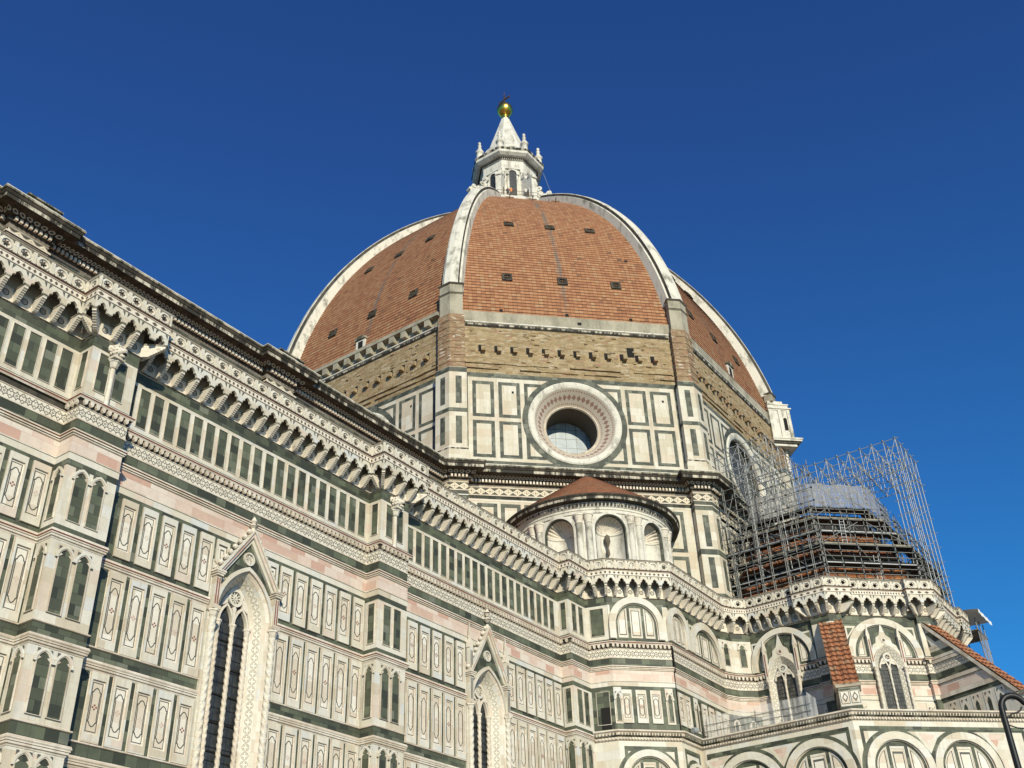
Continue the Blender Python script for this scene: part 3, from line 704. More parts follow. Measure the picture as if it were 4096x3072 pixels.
sites = [(s, gal1) for s in s1] + [(s, gal2) for s in s2]
def seen(p): return (Vector(p[:2]) - C0).length
sites.sort(key=lambda s: seen(s[0][0]))
for (pos, rz, k), gal in sites[:100]: inst(cme, 'corbel', gal, (pos[0], pos[1], 0), rz, (1, k, 1))
if len(sites) > 100:
    rest = MB(); vs = [tuple(v.co) for v in cme.vertices]
    rest.mats = [m_.name for m_ in cme.materials]; key = {M[k].name: k for k in M}; rest.mats = [key[n_] for n_ in rest.mats]
    for (pos, rz, k), gal in sites[100:]:
        i0 = len(rest.v); c, s = cos(rz), sin(rz)
        for x, y, z in vs: y *= k; rest.v.append((pos[0] + c * x - s * y, pos[1] + s * x + c * y, z))
        for pl in cme.polygons: rest.f.append(tuple(i0 + q for q in pl.vertices)); rest.m.append(pl.material_index); rest.uv.append(None); rest.sm.append(False)
    tag(rest.build('corbels', CATH), kind='stuff')
pans = [(p, gal1) for p in p1] + [(p, gal2) for p in p2]
pans.sort(key=lambda s: seen(s[0][0].P(s[0][1], 0))); meshes = {}
def place_panel(f, u, w, gal):
    k = round(w, 2)
    if k not in meshes:
        meshes[k] = panel_mesh(k)
        for o in [o for o in bpy.data.objects if o.data == meshes[k]]: bpy.data.objects.remove(o)
    p = f.P(u, 0, 0); return inst(meshes[k], 'balustrade_panel', gal, (p[0], p[1], 0), atan2(f.t[1], f.t[0]))
for (f, u, w), gal in pans[:100]: place_panel(f, u, w, gal)
if len(pans) > 100:
    rest = MB(); src = []
    for (f, u, w), gal in pans[100:]:
        o = place_panel(f, u, w, gal); me = o.data; c, s = cos(o.rotation_euler[2]), sin(o.rotation_euler[2])
        key = {M[k].name: k for k in M}; i0 = len(rest.v)
        for v_ in me.vertices: x, y, z = v_.co; rest.v.append((o.location[0] + c * x - s * y, o.location[1] + s * x + c * y, z))
        for pl in me.polygons: rest.f.append(tuple(i0 + q for q in pl.vertices)); rest.m.append(rest.mi(key[me.materials[pl.material_index].name])); rest.uv.append(None); rest.sm.append(False)
        bpy.data.objects.remove(o)
    tag(rest.build('balustrade_panels', CATH), kind='stuff')

# ---- tall gothic windows of the nave
def nave_window(xc, pinn):
    f = F((xc, YW), (1, 0)); zs, zb = 21.6, 6.0
    fr = MB()
    O = [(-1.62, zb)] + arch(0, zs, 1.62, 2.52, 12) + [(1.62, zb)]; I = [(-1.05, zb)] + arch(0, zs + .1, 1.05, 2.0, 12) + [(1.05, zb)]
    cum = [0.0]
    for i in range(len(O) - 1): cum.append(cum[-1] + hypot(O[i + 1][0] - O[i][0], O[i + 1][1] - O[i][1]))
    O2 = [(-1.78, zb)] + arch(0, zs, 1.78, 2.68, 12) + [(1.78, zb)]
    strip(fr, f, O2, O, .16, .06, 'mould', False)
    def lrp(q): return [(a[0] + (b[0] - a[0]) * q, a[1] + (b[1] - a[1]) * q) for a, b in zip(O, I)]
    for q0, q1, m in ((0, .26, 'white'), (.26, .70, 'jamb'), (.70, 1, 'white')): strip(fr, f, lrp(q0), lrp(q1), .06 - .68 * q0, .06 - .68 * q1, m, False, (lambda i, v: (cum[i], v * .40)) if m == 'jamb' else None)
    Q = [(-.98, zb)] + arch(0, zs + .1, .98, 1.9, 12) + [(.98, zb)]
    strip(fr, f, I, I, -.62, -.55, 'mould', False); strip(fr, f, I, Q, -.55, -.55, 'mould', False); strip(fr, f, Q, Q, -.55, -.75, 'mould', False)
    for sg in (-1, 1): box(fr, f, sg * 2.0 - .22, sg * 2.0 + .22, zb, 21.5, 0, .14, 'white')
    fo = fr.build('lancet_window', CATH)
    gl = MB(); poly(gl, f, [(.98, zb)] + Q[::-1][1:-1] + [(-.98, zb)], -.78, 'glass')
    z = 7.2
    while z < 21: box(gl, f, -.98, .98, z, z + .07, -.78, -.72, 'black'); z += 1.35
    gl.build('glass_pane', fo)
    for sg in (-1, 1):
        c = MB(); twist(c, f, sg * 1.96, .22, zb, 21.25, .17, 'white', 15, 15 * sg); capital(c, f, sg * 1.96, .22, 21.25, .17, .36, 'stone'); c.build('twisted_colonnette', fo)
        c = MB(); twist(c, f, sg * .97, -.6, zb, 21.2, .13, 'mould', 14, 18 * sg); capital(c, f, sg * .97, -.6, 21.2, .12, .4, 'stone'); c.build('twisted_colonnette', fo)
    c = MB(); twist(c, f, 0, -.6, zb, 21.2, .115, 'mould', 14, 18); capital(c, f, 0, -.6, 21.2, .11, .4, 'stone'); c.build('mullion', fo)
    tr = MB()                                             # tracery plate with two cusped lights and a rose
    R = arch(0, zs + .1, .98, 1.9, 12)
    body = [(.98, zs + .1), ] + R[::-1][1:] + [(-.98, 21.6)]
    for sg in (-1, 1):
        T = trefoil(sg * .49, 21.6, .40, .85)
        archring(tr, f, sg * .49, 21.6, .40, .88, .50, 1.02, -.75, -.55, 'stone', .0, 6)
    ringdisc(tr, f, 0, 23.02, .33, .47, -.75, -.54, 'white')
    for k in range(10):
        a = 2 * pi * k / 10; prism(tr, f, [(.07 * cos(a - .5), 23.02 + .07 * sin(a - .5)), (.34 * cos(a - .06), 23.02 + .34 * sin(a - .06)), (.34 * cos(a + .06), 23.02 + .34 * sin(a + .06)), (.07 * cos(a + .5), 23.02 + .07 * sin(a + .5))], -.68, -.6, 'white')
    ringdisc(tr, f, 0, 23.02, .05, .1, -.7, -.58, 'white', 12)
    for sg in (-1, 1):
        prism(tr, f, [(0, 22.62), (sg * .12, 22.45), (sg * .0, 21.75)], -.72, -.56, 'stone')
        prism(tr, f, [(sg * .50, 22.62), (sg * .86, 22.4), (sg * .80, 22.72), (sg * .60, 23.0), (sg * .46, 23.05)], -.72, -.57, 'stone')
        prism(tr, f, [(0, 23.5), (sg * .3, 23.36), (sg * .36, 23.42), (0, 23.95)], -.72, -.57, 'stone')
    tr.build('tracery', fo)
    gb = MB(); tip = 26.15 if not pinn else 26.75; foot = 23.55 if not pinn else 23.7; e = 1.86
    A = arch(0, zs, 1.78, 2.68, 12); apex = zs + 2.68
    # gable field
    A2 = [q for q in A if q[1] > foot - .05]
    prism(gb, f, [(A2[0][0], foot)] + A2 + [(A2[-1][0], foot), (e, foot), (0, tip), (-e, foot)], .0, .09, 'green', 'mould')
    for sg in (-1, 1):
        B = [(sg * e, foot), (sg * (e + .22), foot), (sg * .0, tip + .36), (0, tip)]
        prism(gb, f, B, .0, .34, 'pink', 'white'); B = [(sg * (e + .16), foot), (sg * (e + .26), foot), (0, tip + .42), (0, tip + .27)]; prism(gb, f, B, 0, .42, 'white')
        B = [(sg * (e - .2), foot + .02), (sg * e, foot + .02), (0, tip), (0, tip - .32)]; prism(gb, f, B, 0, .22, 'white')
        for k in range(8):                                # crockets
            q = (k + .5) / 8; x, z = sg * (e + .3) * (1 - q), foot + (tip + .42 - foot) * q
            s = .15
            gr = [[f.P(x + sg * .1 + s * r * cos(a), z + .06 + s * r * sin(a), .2 + dd) for a in [2 * pi * i / 7 for i in range(7)]] for r, dd in ((.5, -.13), (1.0, -.05), (.9, .06), (.4, .12))]
            gb.grid(gr, 'stone', True, False); gb.face(gr[-1], 'stone')
    zr = apex + (tip - apex) * .36
    ringdisc(gb, f, 0, zr, .27, .36, .09, .19, 'white'); poly(gb, f, circ(0, zr, .27, 24), .1, 'jamb')
    for k in range(8):
        a = 2 * pi * k / 8; poly(gb, f, [(.06 * cos(a), zr + .06 * sin(a)), (.2 * cos(a - .25), zr + .2 * sin(a - .25)), (.25 * cos(a), zr + .25 * sin(a)), (.2 * cos(a + .25), zr + .2 * sin(a + .25))], .13, 'white')
    archring(gb, f, 0, zs, 1.78, 2.68, 1.96, 2.9, .06, .26, 'white')
    z = tip + .3                                          # finial
    for r0, r1, h in ((.13, .10, .25), (.10, .26, .12), (.26, .08, .16), (.08, .2, .14), (.2, .03, .3)):
        n = 8; gb.grid([[f.P(rr * cos(2 * pi * i / n), zz, .2 + rr * sin(2 * pi * i / n)) for i in range(n)] for rr, zz in ((r0, z), (r1, z + h))], 'stone', True, False); z += h * (1.6 if pinn else .9)
    gb.build('gable', fo)
    for sg in (-1, 1):
        p = MB(); u = sg * 1.97
        box(p, f, u - .24, u + .24, 21.62, 21.8, 0, .48, 'mould', True); box(p, f, u - .15, u + .15, 21.8, 23.35, .03, .36, 'white', True)
        for a, b in ((-.11, -.03), (.03, .11)): poly(p, f, rect(u + a, u + b, 21.9, 23.25), .365, 'red' if not pinn else 'dark')
        for k, (q, hh) in enumerate(((.2, .1), (.26, .1), (.31, .09))): box(p, f, u - q, u + q, 23.35 + k * .1, 23.35 + k * .1 + hh, 0, .34 + q * .6, 'mould', True)
        if pinn:
            box(p, f, u - .15, u + .15, 23.65, 25.2, .05, .36, 'white', True)
            for a, b in ((-.1, -.02), (.03, .11)): poly(p, f, rect(u + a, u + b, 23.8, 25.0), .366, 'dark')
            prism(p, f, [(u - .2, 25.2), (u + .2, 25.2), (u + .08, 25.75), (u - .08, 25.75)], .04, .36, 'stone', None, True)
            for r0, r1, za, zc_ in ((.1, .08, 25.7, 26.4), (.08, .0, 26.4, 27.0)): p.grid([[f.P(u + r * cos(pi / 4 + pi / 2 * i), z_, .2 + r * sin(pi / 4 + pi / 2 * i)) for i in range(4)] for r, z_ in ((r0, za), (r1, zc_))], 'white', True, False)
        p.build('pinnacle', fo)
nave_window(-78.6, False); nave_window(-58.04, False); nave_window(-37.43, True)

# ---- roofs behind the parapets
rf = MB()
rf.face([(-112, YW, 33.96), (-26, YW, 33.96), (-26, -11.4, 38.2), (-112, -11.4, 38.2)], 'rooftile')
rf.face([(*q, 33.95) for q in PU[:-1]] + [(10.25, -28, 33.95), (10.25, -24, 33.95), (-22, -16, 33.95), (-26, -16, 33.95)], 'concrete')
for s in (-1, 1): rf.face([(-112, s * 11.2, 46.9), (-27, s * 11.2, 46.9), (-27, 0, 51), (-112, 0, 51)], 'rooftile')
rf.face([(*q, 22.0) for q in PLOW] + [(-20, -20, 22.0)], 'concrete')
rf.build('roof', CATH)

# ---- clerestory with its heavy cornice
cl = MB(); YC = -10.9; PIL = [(-90.3, -87.7), (-69.8, -67.2), (-49.15, -46.5)]
PC = [(-112, YC)]
for a, b in PIL: PC += [(a, YC), (a, YC - .5), (b, YC - .5), (b, YC)]
PC += [(-27.9, YC)]
sweep(cl, PC, [(0, 46.2, 'green_grey'), (0, 33, None)])
def frieze(mb, path, closed=False):
    sweep(mb, path, [(.02, 45.36, 'mould'), (.07, 45.30, 'mould'), (.02, 45.26, 'loz'), (.02, 44.64, 'mould'), (.07, 44.62, 'mould'), (.05, 44.52, 'green_grey'), (.015, 44.50, 'green_grey'), (.015, 44.2, 'white'), (.015, 44.0, None)])
band(cl, PC, 45.0, 45.36, .02, 'green_grey'); sweep(cl, PC, [(0, 44.98, 'mould'), (.18, 44.94, 'mould'), (.2, 44.8, 'soffit'), (.12, 44.74, 'mould'), (.05, 44.6, 'loz'), (.05, 44.0, None)])
for a, b in PIL: frieze(cl, [(a, YC - .03), (a, YC - .52), (b, YC - .52), (b, YC)])
cl.build('clerestory_wall', CATH)
def cornice(mb, path, top=True):
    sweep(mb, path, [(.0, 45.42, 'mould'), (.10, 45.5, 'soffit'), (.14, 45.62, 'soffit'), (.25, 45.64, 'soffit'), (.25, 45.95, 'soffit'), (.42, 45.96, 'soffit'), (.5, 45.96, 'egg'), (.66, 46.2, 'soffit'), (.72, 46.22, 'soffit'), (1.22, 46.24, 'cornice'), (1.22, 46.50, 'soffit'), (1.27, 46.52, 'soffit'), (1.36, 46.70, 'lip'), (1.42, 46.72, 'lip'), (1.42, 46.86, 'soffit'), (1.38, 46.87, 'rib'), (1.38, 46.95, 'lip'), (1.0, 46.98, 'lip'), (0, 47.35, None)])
    for i in range(len(path) - 1):
        f = seg(path[i], path[i + 1]); n = int(f.L / .3)
        for k in range(n): u = (k + .5) * f.L / n; box(mb, f, u - .085, u + .085, 45.66, 45.93, .2, .42, 'mould', True)
cr = MB(); cornice(cr, PC); 
for a, b in PIL: box(cr, F((0, YC), (1, 0)), a + .2, b - .2, 46.9, 47.4, .2, 1.5, 'lip', True); box(cr, F((0, YC), (1, 0)), a + .1, b - .1, 47.4, 47.5, .1, 1.6, 'lip', True)
cr.build('cornice', CATH)

# ---- drum
AP = 27.4; HS = AP * tan(pi / 8); PD = .78; PWID = 1.28
def oct_frame(deg, ap=AP, c=(0, 0)):
    a = radians(deg); n = (cos(a), sin(a)); t = (-n[1], n[0]); return F((c[0] + n[0] * ap, c[1] + n[1] * ap), t)
FACES = [180, 225, 270, 315, 0, 45, 90, 135]
def oct_path(i0, i1, pw, pd, ap=AP):                      # octagon walls from corner i0 with piers at the corners
    out = []
    for k in range(i0, i1):
        f = oct_frame(180 + 45 * k, ap); hs = ap * tan(pi / 8); g_ = oct_frame(180 + 45 * (k + 1), ap)
        out += [f.P(-hs + pw, 0, pd)[:2], f.P(-hs + pw, 0)[:2], f.P(hs - pw, 0)[:2], f.P(hs - pw, 0, pd)[:2], ((ap + pd) / cos(pi / 8) * cos(radians(202.5 + 45 * k)), (ap + pd) / cos(pi / 8) * sin(radians(202.5 + 45 * k)))]
    return out
DP = oct_path(0, 8, PWID, PD)
dr = MB()
OZ = 52.42
oculi = []
for fd in FACES:
    f = oct_frame(fd); e = HS - PWID
    poly(dr, f, rect(-HS, HS, 30, 47.3), 0, 'pale')
    n = 48; C = circ(0, OZ, 4.0, n)
    def edge(i):
        a = 2 * pi * i / n; c, s = cos(a), sin(a); k = min(HS / abs(c) if abs(c) > 1e-6 else 99, ((57.3 - OZ) if s > 0 else (OZ - 47.3)) / abs(s) if abs(s) > 1e-6 else 99); return (c * k, OZ + s * k)
    E_ = [edge(i) for i in range(n)]
    strip(dr, f, C, E_, 0, 0, 'green_grey')
    for cx, cz in ((HS, 57.3), (-HS, 57.3), (-HS, 47.3), (HS, 47.3)):
        j = [i for i in range(n) if (abs(abs(E_[i][0]) - HS) < 1e-6)]
    # corner fillers of the strip above
    for i in range(n):
        a, b = E_[i], E_[(i + 1) % n]
        if abs(abs(a[0]) - abs(b[0])) > 1e-4 and abs(a[1] - b[1]) > 1e-4:
            cx = HS if a[0] > 0 else -HS; cz = 57.3 if a[1] > OZ else 47.3; poly(dr, f, [a, (cx, cz), b], 0, 'green_grey')
    # white lattice with green-framed panels
    X = [-9.87, -9.47, -7.46, -7.05, -5.03, -4.63, 4.63, 5.03, 7.05, 7.46, 9.47, 9.87]
    for a, b in ((-9.87, -9.47), (-7.46, -7.05), (-5.03, -4.63), (4.63, 5.03), (7.05, 7.46), (9.47, 9.87)): poly(dr, f, rect(a, b, 48.0, 56.79), .02, 'pale')
    for z0, z1 in ((48.0, 48.33), (52.14, 52.53), (56.38, 56.79)):
        for a, b in ((-9.47, -7.46), (-7.05, -5.03), (5.03, 7.05), (7.46, 9.47)): poly(dr, f, rect(a, b, z0, z1), .02, 'pale')
    for z0, z1 in ((48.33, 52.14), (52.53, 56.38)):
        for a, b in ((-9.47, -7.46), (-7.05, -5.03), (5.03, 7.05), (7.46, 9.47)): poly(dr, f, rect(a + .34, b - .34, z0 + .34, z1 - .34), .018, 'pale')
    # spandrels round the oculus: white pieces bounded by the green ring
    R_ = 4.92
    for sx in (-1, 1):
        for sz in (-1, 1):
            zt = 56.38 if sz > 0 else 48.33
            x0, x1 = 4.63 - .34, None; z_e = zt - sz * .34; hz = abs(z_e - OZ)
            xa = sqrt(max(.01, (R_) ** 2 - hz * hz)); za = sqrt(max(.01, R_ ** 2 - x0 * x0))
            if xa < x0:
                a0, a1 = atan2(za, x0), atan2(hz, xa); A = [(R_ * cos(a0 + (a1 - a0) * i / 6), R_ * sin(a0 + (a1 - a0) * i / 6)) for i in range(7)]
                poly(dr, f, [(sx * x, OZ + sz * z) for x, z in [(x0, hz)] + A], .018, 'pale')
            z_e2 = 56.79 if sz > 0 else 48.0; h2 = abs(z_e2 - OZ); h1 = abs(zt - OZ); xb = sqrt(max(.01, R_ * R_ - min(h1, R_ - .01) ** 2)); xc_ = sqrt(max(.01, R_ * R_ - min(h2, R_ - .01) ** 2))
            poly(dr, f, [(sx * x, OZ + sz * z) for x, z in [(4.63, h1), (4.63, h2), (xc_ + .1, h2), (xb + .05, h1)]], .02, 'pale')
    for a, b in ((-9.2, -7.45), (-7.15, -5.4), (-5.1, -3.35), (3.35, 5.1), (5.4, 7.15), (7.45, 9.2)):      # lower zone under the cornice
        for z0, z1 in ((39.9, 43.8), (35.2, 39.5)):
            frame(dr, f, a, b, z0, z1, .34, .02, 'green_grey')
    poly(dr, f, rect(-e, e, 47.3, 47.7), .012, 'green_grey')
    q = f
    band(dr, [f.P(-e, 0)[:2], f.P(e, 0)[:2]], 44.25, 44.5, .015, 'green_grey')
    # scaffold holes
    rng = random.Random(fd)
    for k in range(9):
        u, z = rng.uniform(-9, 9), rng.choice((44.35, 49.3, 51.0, 53.3, 55.2))
        if hypot(u, z - OZ) < 5.3: continue
        box(dr, f, u, u + .2, z, z + .24, 0, .03, 'black')
dro = dr.build('drum', CATH)
for k in range(8):                                        # corner piers
    f = oct_frame(180 + 45 * k); g2 = oct_frame(225 + 45 * k); a = radians(202.5 + 45 * k); tip = ((AP + PD) / cos(pi / 8) * cos(a), (AP + PD) / cos(pi / 8) * sin(a))
    path = [f.P(HS - PWID, 0)[:2], f.P(HS - PWID, 0, PD)[:2], tip, g2.P(-HS + PWID, 0, PD)[:2], g2.P(-HS + PWID, 0)[:2]]
    p = MB(); sweep(p, path, [(0, 57.3, 'pale'), (0, 30, None)])
    p.face([(*q, 57.3) for q in path] + [(27 * cos(a), 27 * sin(a), 57.3)], 'green_grey')
    band(p, path, 56.75, 57.25, .02, 'green_grey'); band(p, path, 52.45, 52.85, .02, 'green_grey')
    sweep(p, path, [(.02, 48.9, 'mould'), (.10, 48.7, 'cornice'), (.10, 48.55, 'pale'), (.2, 48.2, 'pale'), (.24, 47.3, None)])
    L = hypot(path[2][0] - path[1][0], path[2][1] - path[1][1])
    for s in (seg(path[1], path[2]), seg(path[2], path[3])):
        for z0, z1 in ((53.35, 56.3), (49.2, 52.0), (40.2, 43.2), (36.4, 39.2)):
            poly(p, s, rect(.36 * L, .70 * L, z0, z1) if True else 0, .015, 'green_grey')
    for z0, z1, m in ((43.7, 44.1, 'green_grey'), (39.45, 39.95, 'green_grey'), (35.3, 35.9, 'green_grey')): band(p, path, z0, z1, .02, m)
    frieze(p, path); p.build('corner_pier', dro)
dc = MB(); P_ = DP[3:] + DP[:4]
cornice(dc, DP[2:5] + DP[5:5 + 15])
for k in (1, 2):
    f = oct_frame(180 + 45 * k); frieze(dc, [f.P(-HS + PWID, 0)[:2], f.P(HS - PWID, 0)[:2]])
dc.build('cornice', dro)
def oculus(fd):
    f = oct_frame(fd); mb = MB(); n = 56
    C = [circ(0, OZ, r, n) for r in (4.42, 4.40, 4.26, 4.06, 3.86, 3.78, 2.62, 2.5, 2.42, 2.36)]
    D = [0.0, .09, .16, .13, .06, .0, -1.35, -1.25, -1.4, -4.2]
    strip(mb, f, circ(0, OZ, 4.42, n), circ(0, OZ, 4.92, n), .03, .03, 'green_grey')
    if fd == 270: C = C[:6] + [circ(0, OZ, r, n) for r in (3.7, 3.68, 3.66, 3.64)]; D = D[:6] + [-.1, -.2, -.3, -.75]
    for i in range(9):
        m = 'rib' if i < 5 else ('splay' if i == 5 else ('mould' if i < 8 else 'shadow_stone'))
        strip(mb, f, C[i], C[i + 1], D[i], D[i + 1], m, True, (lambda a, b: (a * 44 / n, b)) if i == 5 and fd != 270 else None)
    o = mb.build('oculus', dro)
    g_ = MB(); poly(g_, f, C[9], -.7 if fd == 270 else -4.0, 'glass2' if fd == 270 else 'oculus_glass'); g_.build('glass_pane', dro)
for fd in (180, 225, 270): oculus(fd)

# ---- rough masonry band with stone corbels, rendered ledge
ms = MB(); MP = oct_path(0, 8, PWID + .05, .7, AP - .02)
for fd in FACES:
    f = oct_frame(fd)
    poly(ms, f, rect(-HS, HS, 57.3, 62.7), -.02, 'masonry'); poly(ms, f, rect(-HS, HS, 62.7, 64.45), 0, 'concrete')
    ms.face([f.P(-HS, 64.45, 0), f.P(HS, 64.45, 0), f.P(HS, 64.6, -.9), f.P(-HS, 64.6, -.9)], 'concrete')
    e = HS - PWID; rng = random.Random(fd + 5)
    sweep(ms, [f.P(-e, 0)[:2], f.P(e, 0)[:2]], [(0, 63.14, 'rib'), (.22, 63.10, 'rib'), (.26, 62.96, 'rib'), (.16, 62.90, 'cornice'), (.12, 62.74, 'soffit'), (.0, 62.6, None)])
    for z in (57.75, 58.35):                              # broken projecting courses
        u = -e
        while u < e:
            w = rng.uniform(.5, 2.2)
            if rng.random() < .8: box(ms, f, u, min(e, u + w), z + rng.uniform(-.04, .04), z + .22, -.02, rng.uniform(.05, .16), 'masonry')
            u += w
    for k in range(50):
        u, z = rng.uniform(-e, e - .5), rng.uniform(57.5, 62.3); box(ms, f, u, u + rng.uniform(.15, .5), z, z + rng.uniform(.1, .2), -.02, rng.uniform(.03, .09), 'masonry')
    if fd in (180, 225, 270):
        for k in range(12): u = -8.4 + k * 1.527; box(ms, f, u - .42, u + .24, 59.72, 60.48, -.02, .004, 'black')
    if fd == 180:
        for k in range(13): u = -9.3 + k * 1.5; box(ms, f, u - .3, u + .3, 63.3, 64.1, 0, .55, 'concrete', True)
        box(ms, f, -e, e, 64.05, 64.44, 0, .6, 'concrete', True)
    if fd == 225: box(ms, f, 5.69, 6.4, 60.2, 61.3, -.3, .006, 'black'); box(ms, f, 1.0, 1.4, 63.6, 63.95, 0, .006, 'black')
mso = ms.build('masonry_band', dro)
for fd in (180, 225, 270):
    f = oct_frame(fd)
    for k in range(12):
        u = -8.4 + k * 1.527; mb = MB(); box(mb, f, u - .2, u + .2, 59.66, 60.12, -.02, .42 + .08 * sin(k * 3), 'masonry', True); mb.build('stone_corbel', dro)
for k in range(8):
    f = oct_frame(180 + 45 * k); g2 = oct_frame(225 + 45 * k); a = radians(202.5 + 45 * k)
    def pth(pw, pd, ap=AP): return [f.P(HS - pw, 0, -.3)[:2], f.P(HS - pw, 0, pd)[:2], ((ap + pd) / cos(pi / 8) * cos(a), (ap + pd) / cos(pi / 8) * sin(a)), g2.P(-HS + pw, 0, pd)[:2], g2.P(-HS + pw, 0, -.3)[:2]]
    p = MB(); q = pth(1.15, .62); sweep(p, q, [(0, 63.5, 'brick'), (0, 57.25, None)])
    for j in range(7): sweep(p, q, [(0, 58.1 + j * .78, 'brick'), (.04, 58.06 + j * .78, 'brick'), (.045, 57.97 + j * .78, 'brick'), (0, 57.95 + j * .78, None)])
    p.build('brick_pier', dro)
    p = MB(); q = pth(1.02, .55); sweep(p, q, [(0, 67.2, 'concrete'), (0, 63.4, None)]); p.face([(*v_, 67.2) for v_ in q], 'concrete')
    sweep(p, q, [(0, 67.3, 'soffit'), (.14, 67.28, 'soffit'), (.14, 67.15, 'concrete'), (.0, 67.1, None)]); sweep(p, q, [(0, 66.15, 'soffit'), (.10, 66.1, 'soffit'), (.10, 65.98, 'concrete'), (.0, 65.9, None)])
    p.face([(*v_, 63.41) for v_ in q], 'concrete'); p.build('rib_base', dro)

# ---- dome
def Rt(z): return -18.659 + sqrt(48.75 ** 2 - (z - 57.121) ** 2)
def Rr(z): return -18.659 + sqrt(49.849 ** 2 - (z - 57.121) ** 2)
dm = MB(); dm.face([(6.9 * cos(radians(22.5 + 45 * k)), 6.9 * sin(radians(22.5 + 45 * k)), 99.3) for k in range(8)], 'concrete')
dmo = dm.build('dome', CATH)
ZA, ZB = 64.35, 99.3; RT = 48.75; a0, a1 = math.asin((ZA - 57.121) / RT), math.asin((ZB - 57.121) / RT); NR = int(RT * (a1 - a0) / .45)
for fd in FACES:
    f0 = radians(fd); n = (cos(f0), sin(f0)); t_ = (-n[1], n[0]); mb = MB()
    S = [.45 * i for i in range(NR + 1)]
    for i in range(NR):
        za, zb = 57.121 + RT * sin(a0 + (a1 - a0) * i / NR), 57.121 + RT * sin(a0 + (a1 - a0) * (i + 1) / NR)
        ra, rb = Rt(za) * cos(pi / 8), Rt(zb) * cos(pi / 8); ha, hb = Rt(za) * sin(pi / 8), Rt(zb) * sin(pi / 8)
        lip = .055; NC = 12
        for c in range(NC):
            q0, q1 = -1 + 2 * c / NC, -1 + 2 * (c + 1) / NC
            def pt(r, h, z, q): return (n[0] * r + t_[0] * h * q, n[1] * r + t_[1] * h * q, z)
            A, B, C_, D_ = pt(ra + lip, ha, za - lip, q0), pt(ra + lip, ha, za - lip, q1), pt(rb, hb, zb, q1), pt(rb, hb, zb, q0)
            mb.face([A, B, C_, D_], 'tile', [(ha * q0, S[i]), (ha * q1, S[i]), (hb * q1, S[i] + .445), (hb * q0, S[i] + .445)])
            mb.face([pt(ra, ha, za, q0), pt(ra, ha, za, q1), B, A], 'tile', [(ha * q0, S[i] + .01)] * 4)
    mb.build('tiled_sail', dmo)
for k in range(8):
    a = radians(202.5 + 45 * k); n = (cos(a), sin(a)); t_ = (-n[1], n[0]); mb = MB(); rows, N = [], 44
    for i in range(N + 1):
        q = i / N; z = 67.2 + (98.9 - 67.2) * (1 - (1 - q) ** 1.5)
        w = .98 - .30 * q; R0, R1 = Rt(min(z, 99)) - 1.3, Rr(z)
        sec = [(-w, R0), (-w, R1 - .50), (-w * .80, R1 - .44), (-w * .76, R1 - .12), (-w * .66, R1 - .04), (0, R1 + .05), (w * .66, R1 - .04), (w * .76, R1 - .12), (w * .80, R1 - .44), (w, R1 - .50), (w, R0)]
        # sections are taken square to the rib's slope
        sl = (z - 57.121) / (Rr(z) + 18.659); an = atan2(sl, 1)
        rows.append([(n[0] * (R1 - (R1 - r) * cos(an)) + t_[0] * u, n[1] * (R1 - (R1 - r) * cos(an)) + t_[1] * u, z - (R1 - r) * sin(an)) for u, r in sec])
    for i in range(N):
        for j in range(len(rows[0]) - 1): mb.face([rows[i][j], rows[i][j + 1], rows[i + 1][j + 1], rows[i + 1][j]], 'soffit' if j in (2, 7) else 'rib', [(j * .3, i * .8)] * 4)
    mb.face(rows[0], 'rib'); mb.build('rib', dmo)
def sail_point(fd, u, z, d=0.0):
    f = radians(fd); r = Rt(z) * cos(pi / 8); sl = (z - 57.121) / (Rt(z) + 18.659); an = atan2(sl, 1)
    n = (cos(f), sin(f)); t_ = (-n[1], n[0]); rr = r + d * cos(an)
    return Vector((n[0] * rr + t_[0] * u, n[1] * rr + t_[1] * u, z + d * sin(an))), Vector((t_[0], t_[1], 0)), Vector((n[0] * cos(an), n[1] * cos(an), sin(an)))
def vent(fd, u, z, s=.52):
    c, x, nn = sail_point(fd, u, z, .0); y = nn.cross(x); mb = MB()
    def P(a, b, d): return tuple(c + x * a + y * b + nn * d)
    n = 24; VR = .32; C = [(VR * cos(2 * pi * i / n), VR * sin(2 * pi * i / n)) for i in range(n)]
    E_ = []
    for i in range(n):
        ca, sa = C[i][0] / VR, C[i][1] / VR; k = s / max(abs(ca), abs(sa)); E_.append((ca * k, sa * k))
    for i in range(n):
        j = (i + 1) % n
        mb.face([P(*C[i], .16), P(*C[j], .16), P(*E_[j], .16), P(*E_[i], .16)], 'soffit'); mb.face([P(*E_[i], .16), P(*E_[j], .16), P(*E_[j], -.1), P(*E_[i], -.1)], 'soffit')
        mb.face([P(*C[i], .16), P(*C[j], .16), P(*C[j], -.02), P(*C[i], -.02)], 'shadow_stone')
        q, r_ = (C[i][0] * 1.18, C[i][1] * 1.18), (C[j][0] * 1.18, C[j][1] * 1.18); mb.face([P(*C[i], .22), P(*C[j], .22), P(*r_, .17), P(*q, .17)], 'soffit')
    mb.face([P(*q, .05) for q in C], 'black')
    tube(mb, P(-VR, 0, .15), P(VR, 0, .15), .035, 'bronze'); tube(mb, P(0, -VR, .15), P(0, VR, .15), .035, 'bronze')
    mb.build('round_vent', dmo)
VENTS = [(225, -5.6, 69.75), (225, .08, 69.75), (225, 5.65, 69.75), (225, -4.45, 80.4), (225, .1, 80.4), (225, 4.6, 80.4)]
for fd, u, z in VENTS: vent(fd, u, z)
for fd in (180, 270):
    for u in (-5.6, 0, 5.6): vent(fd, u, 69.75)
    for u in (-4.5, 0, 4.5): vent(fd, u, 80.4)
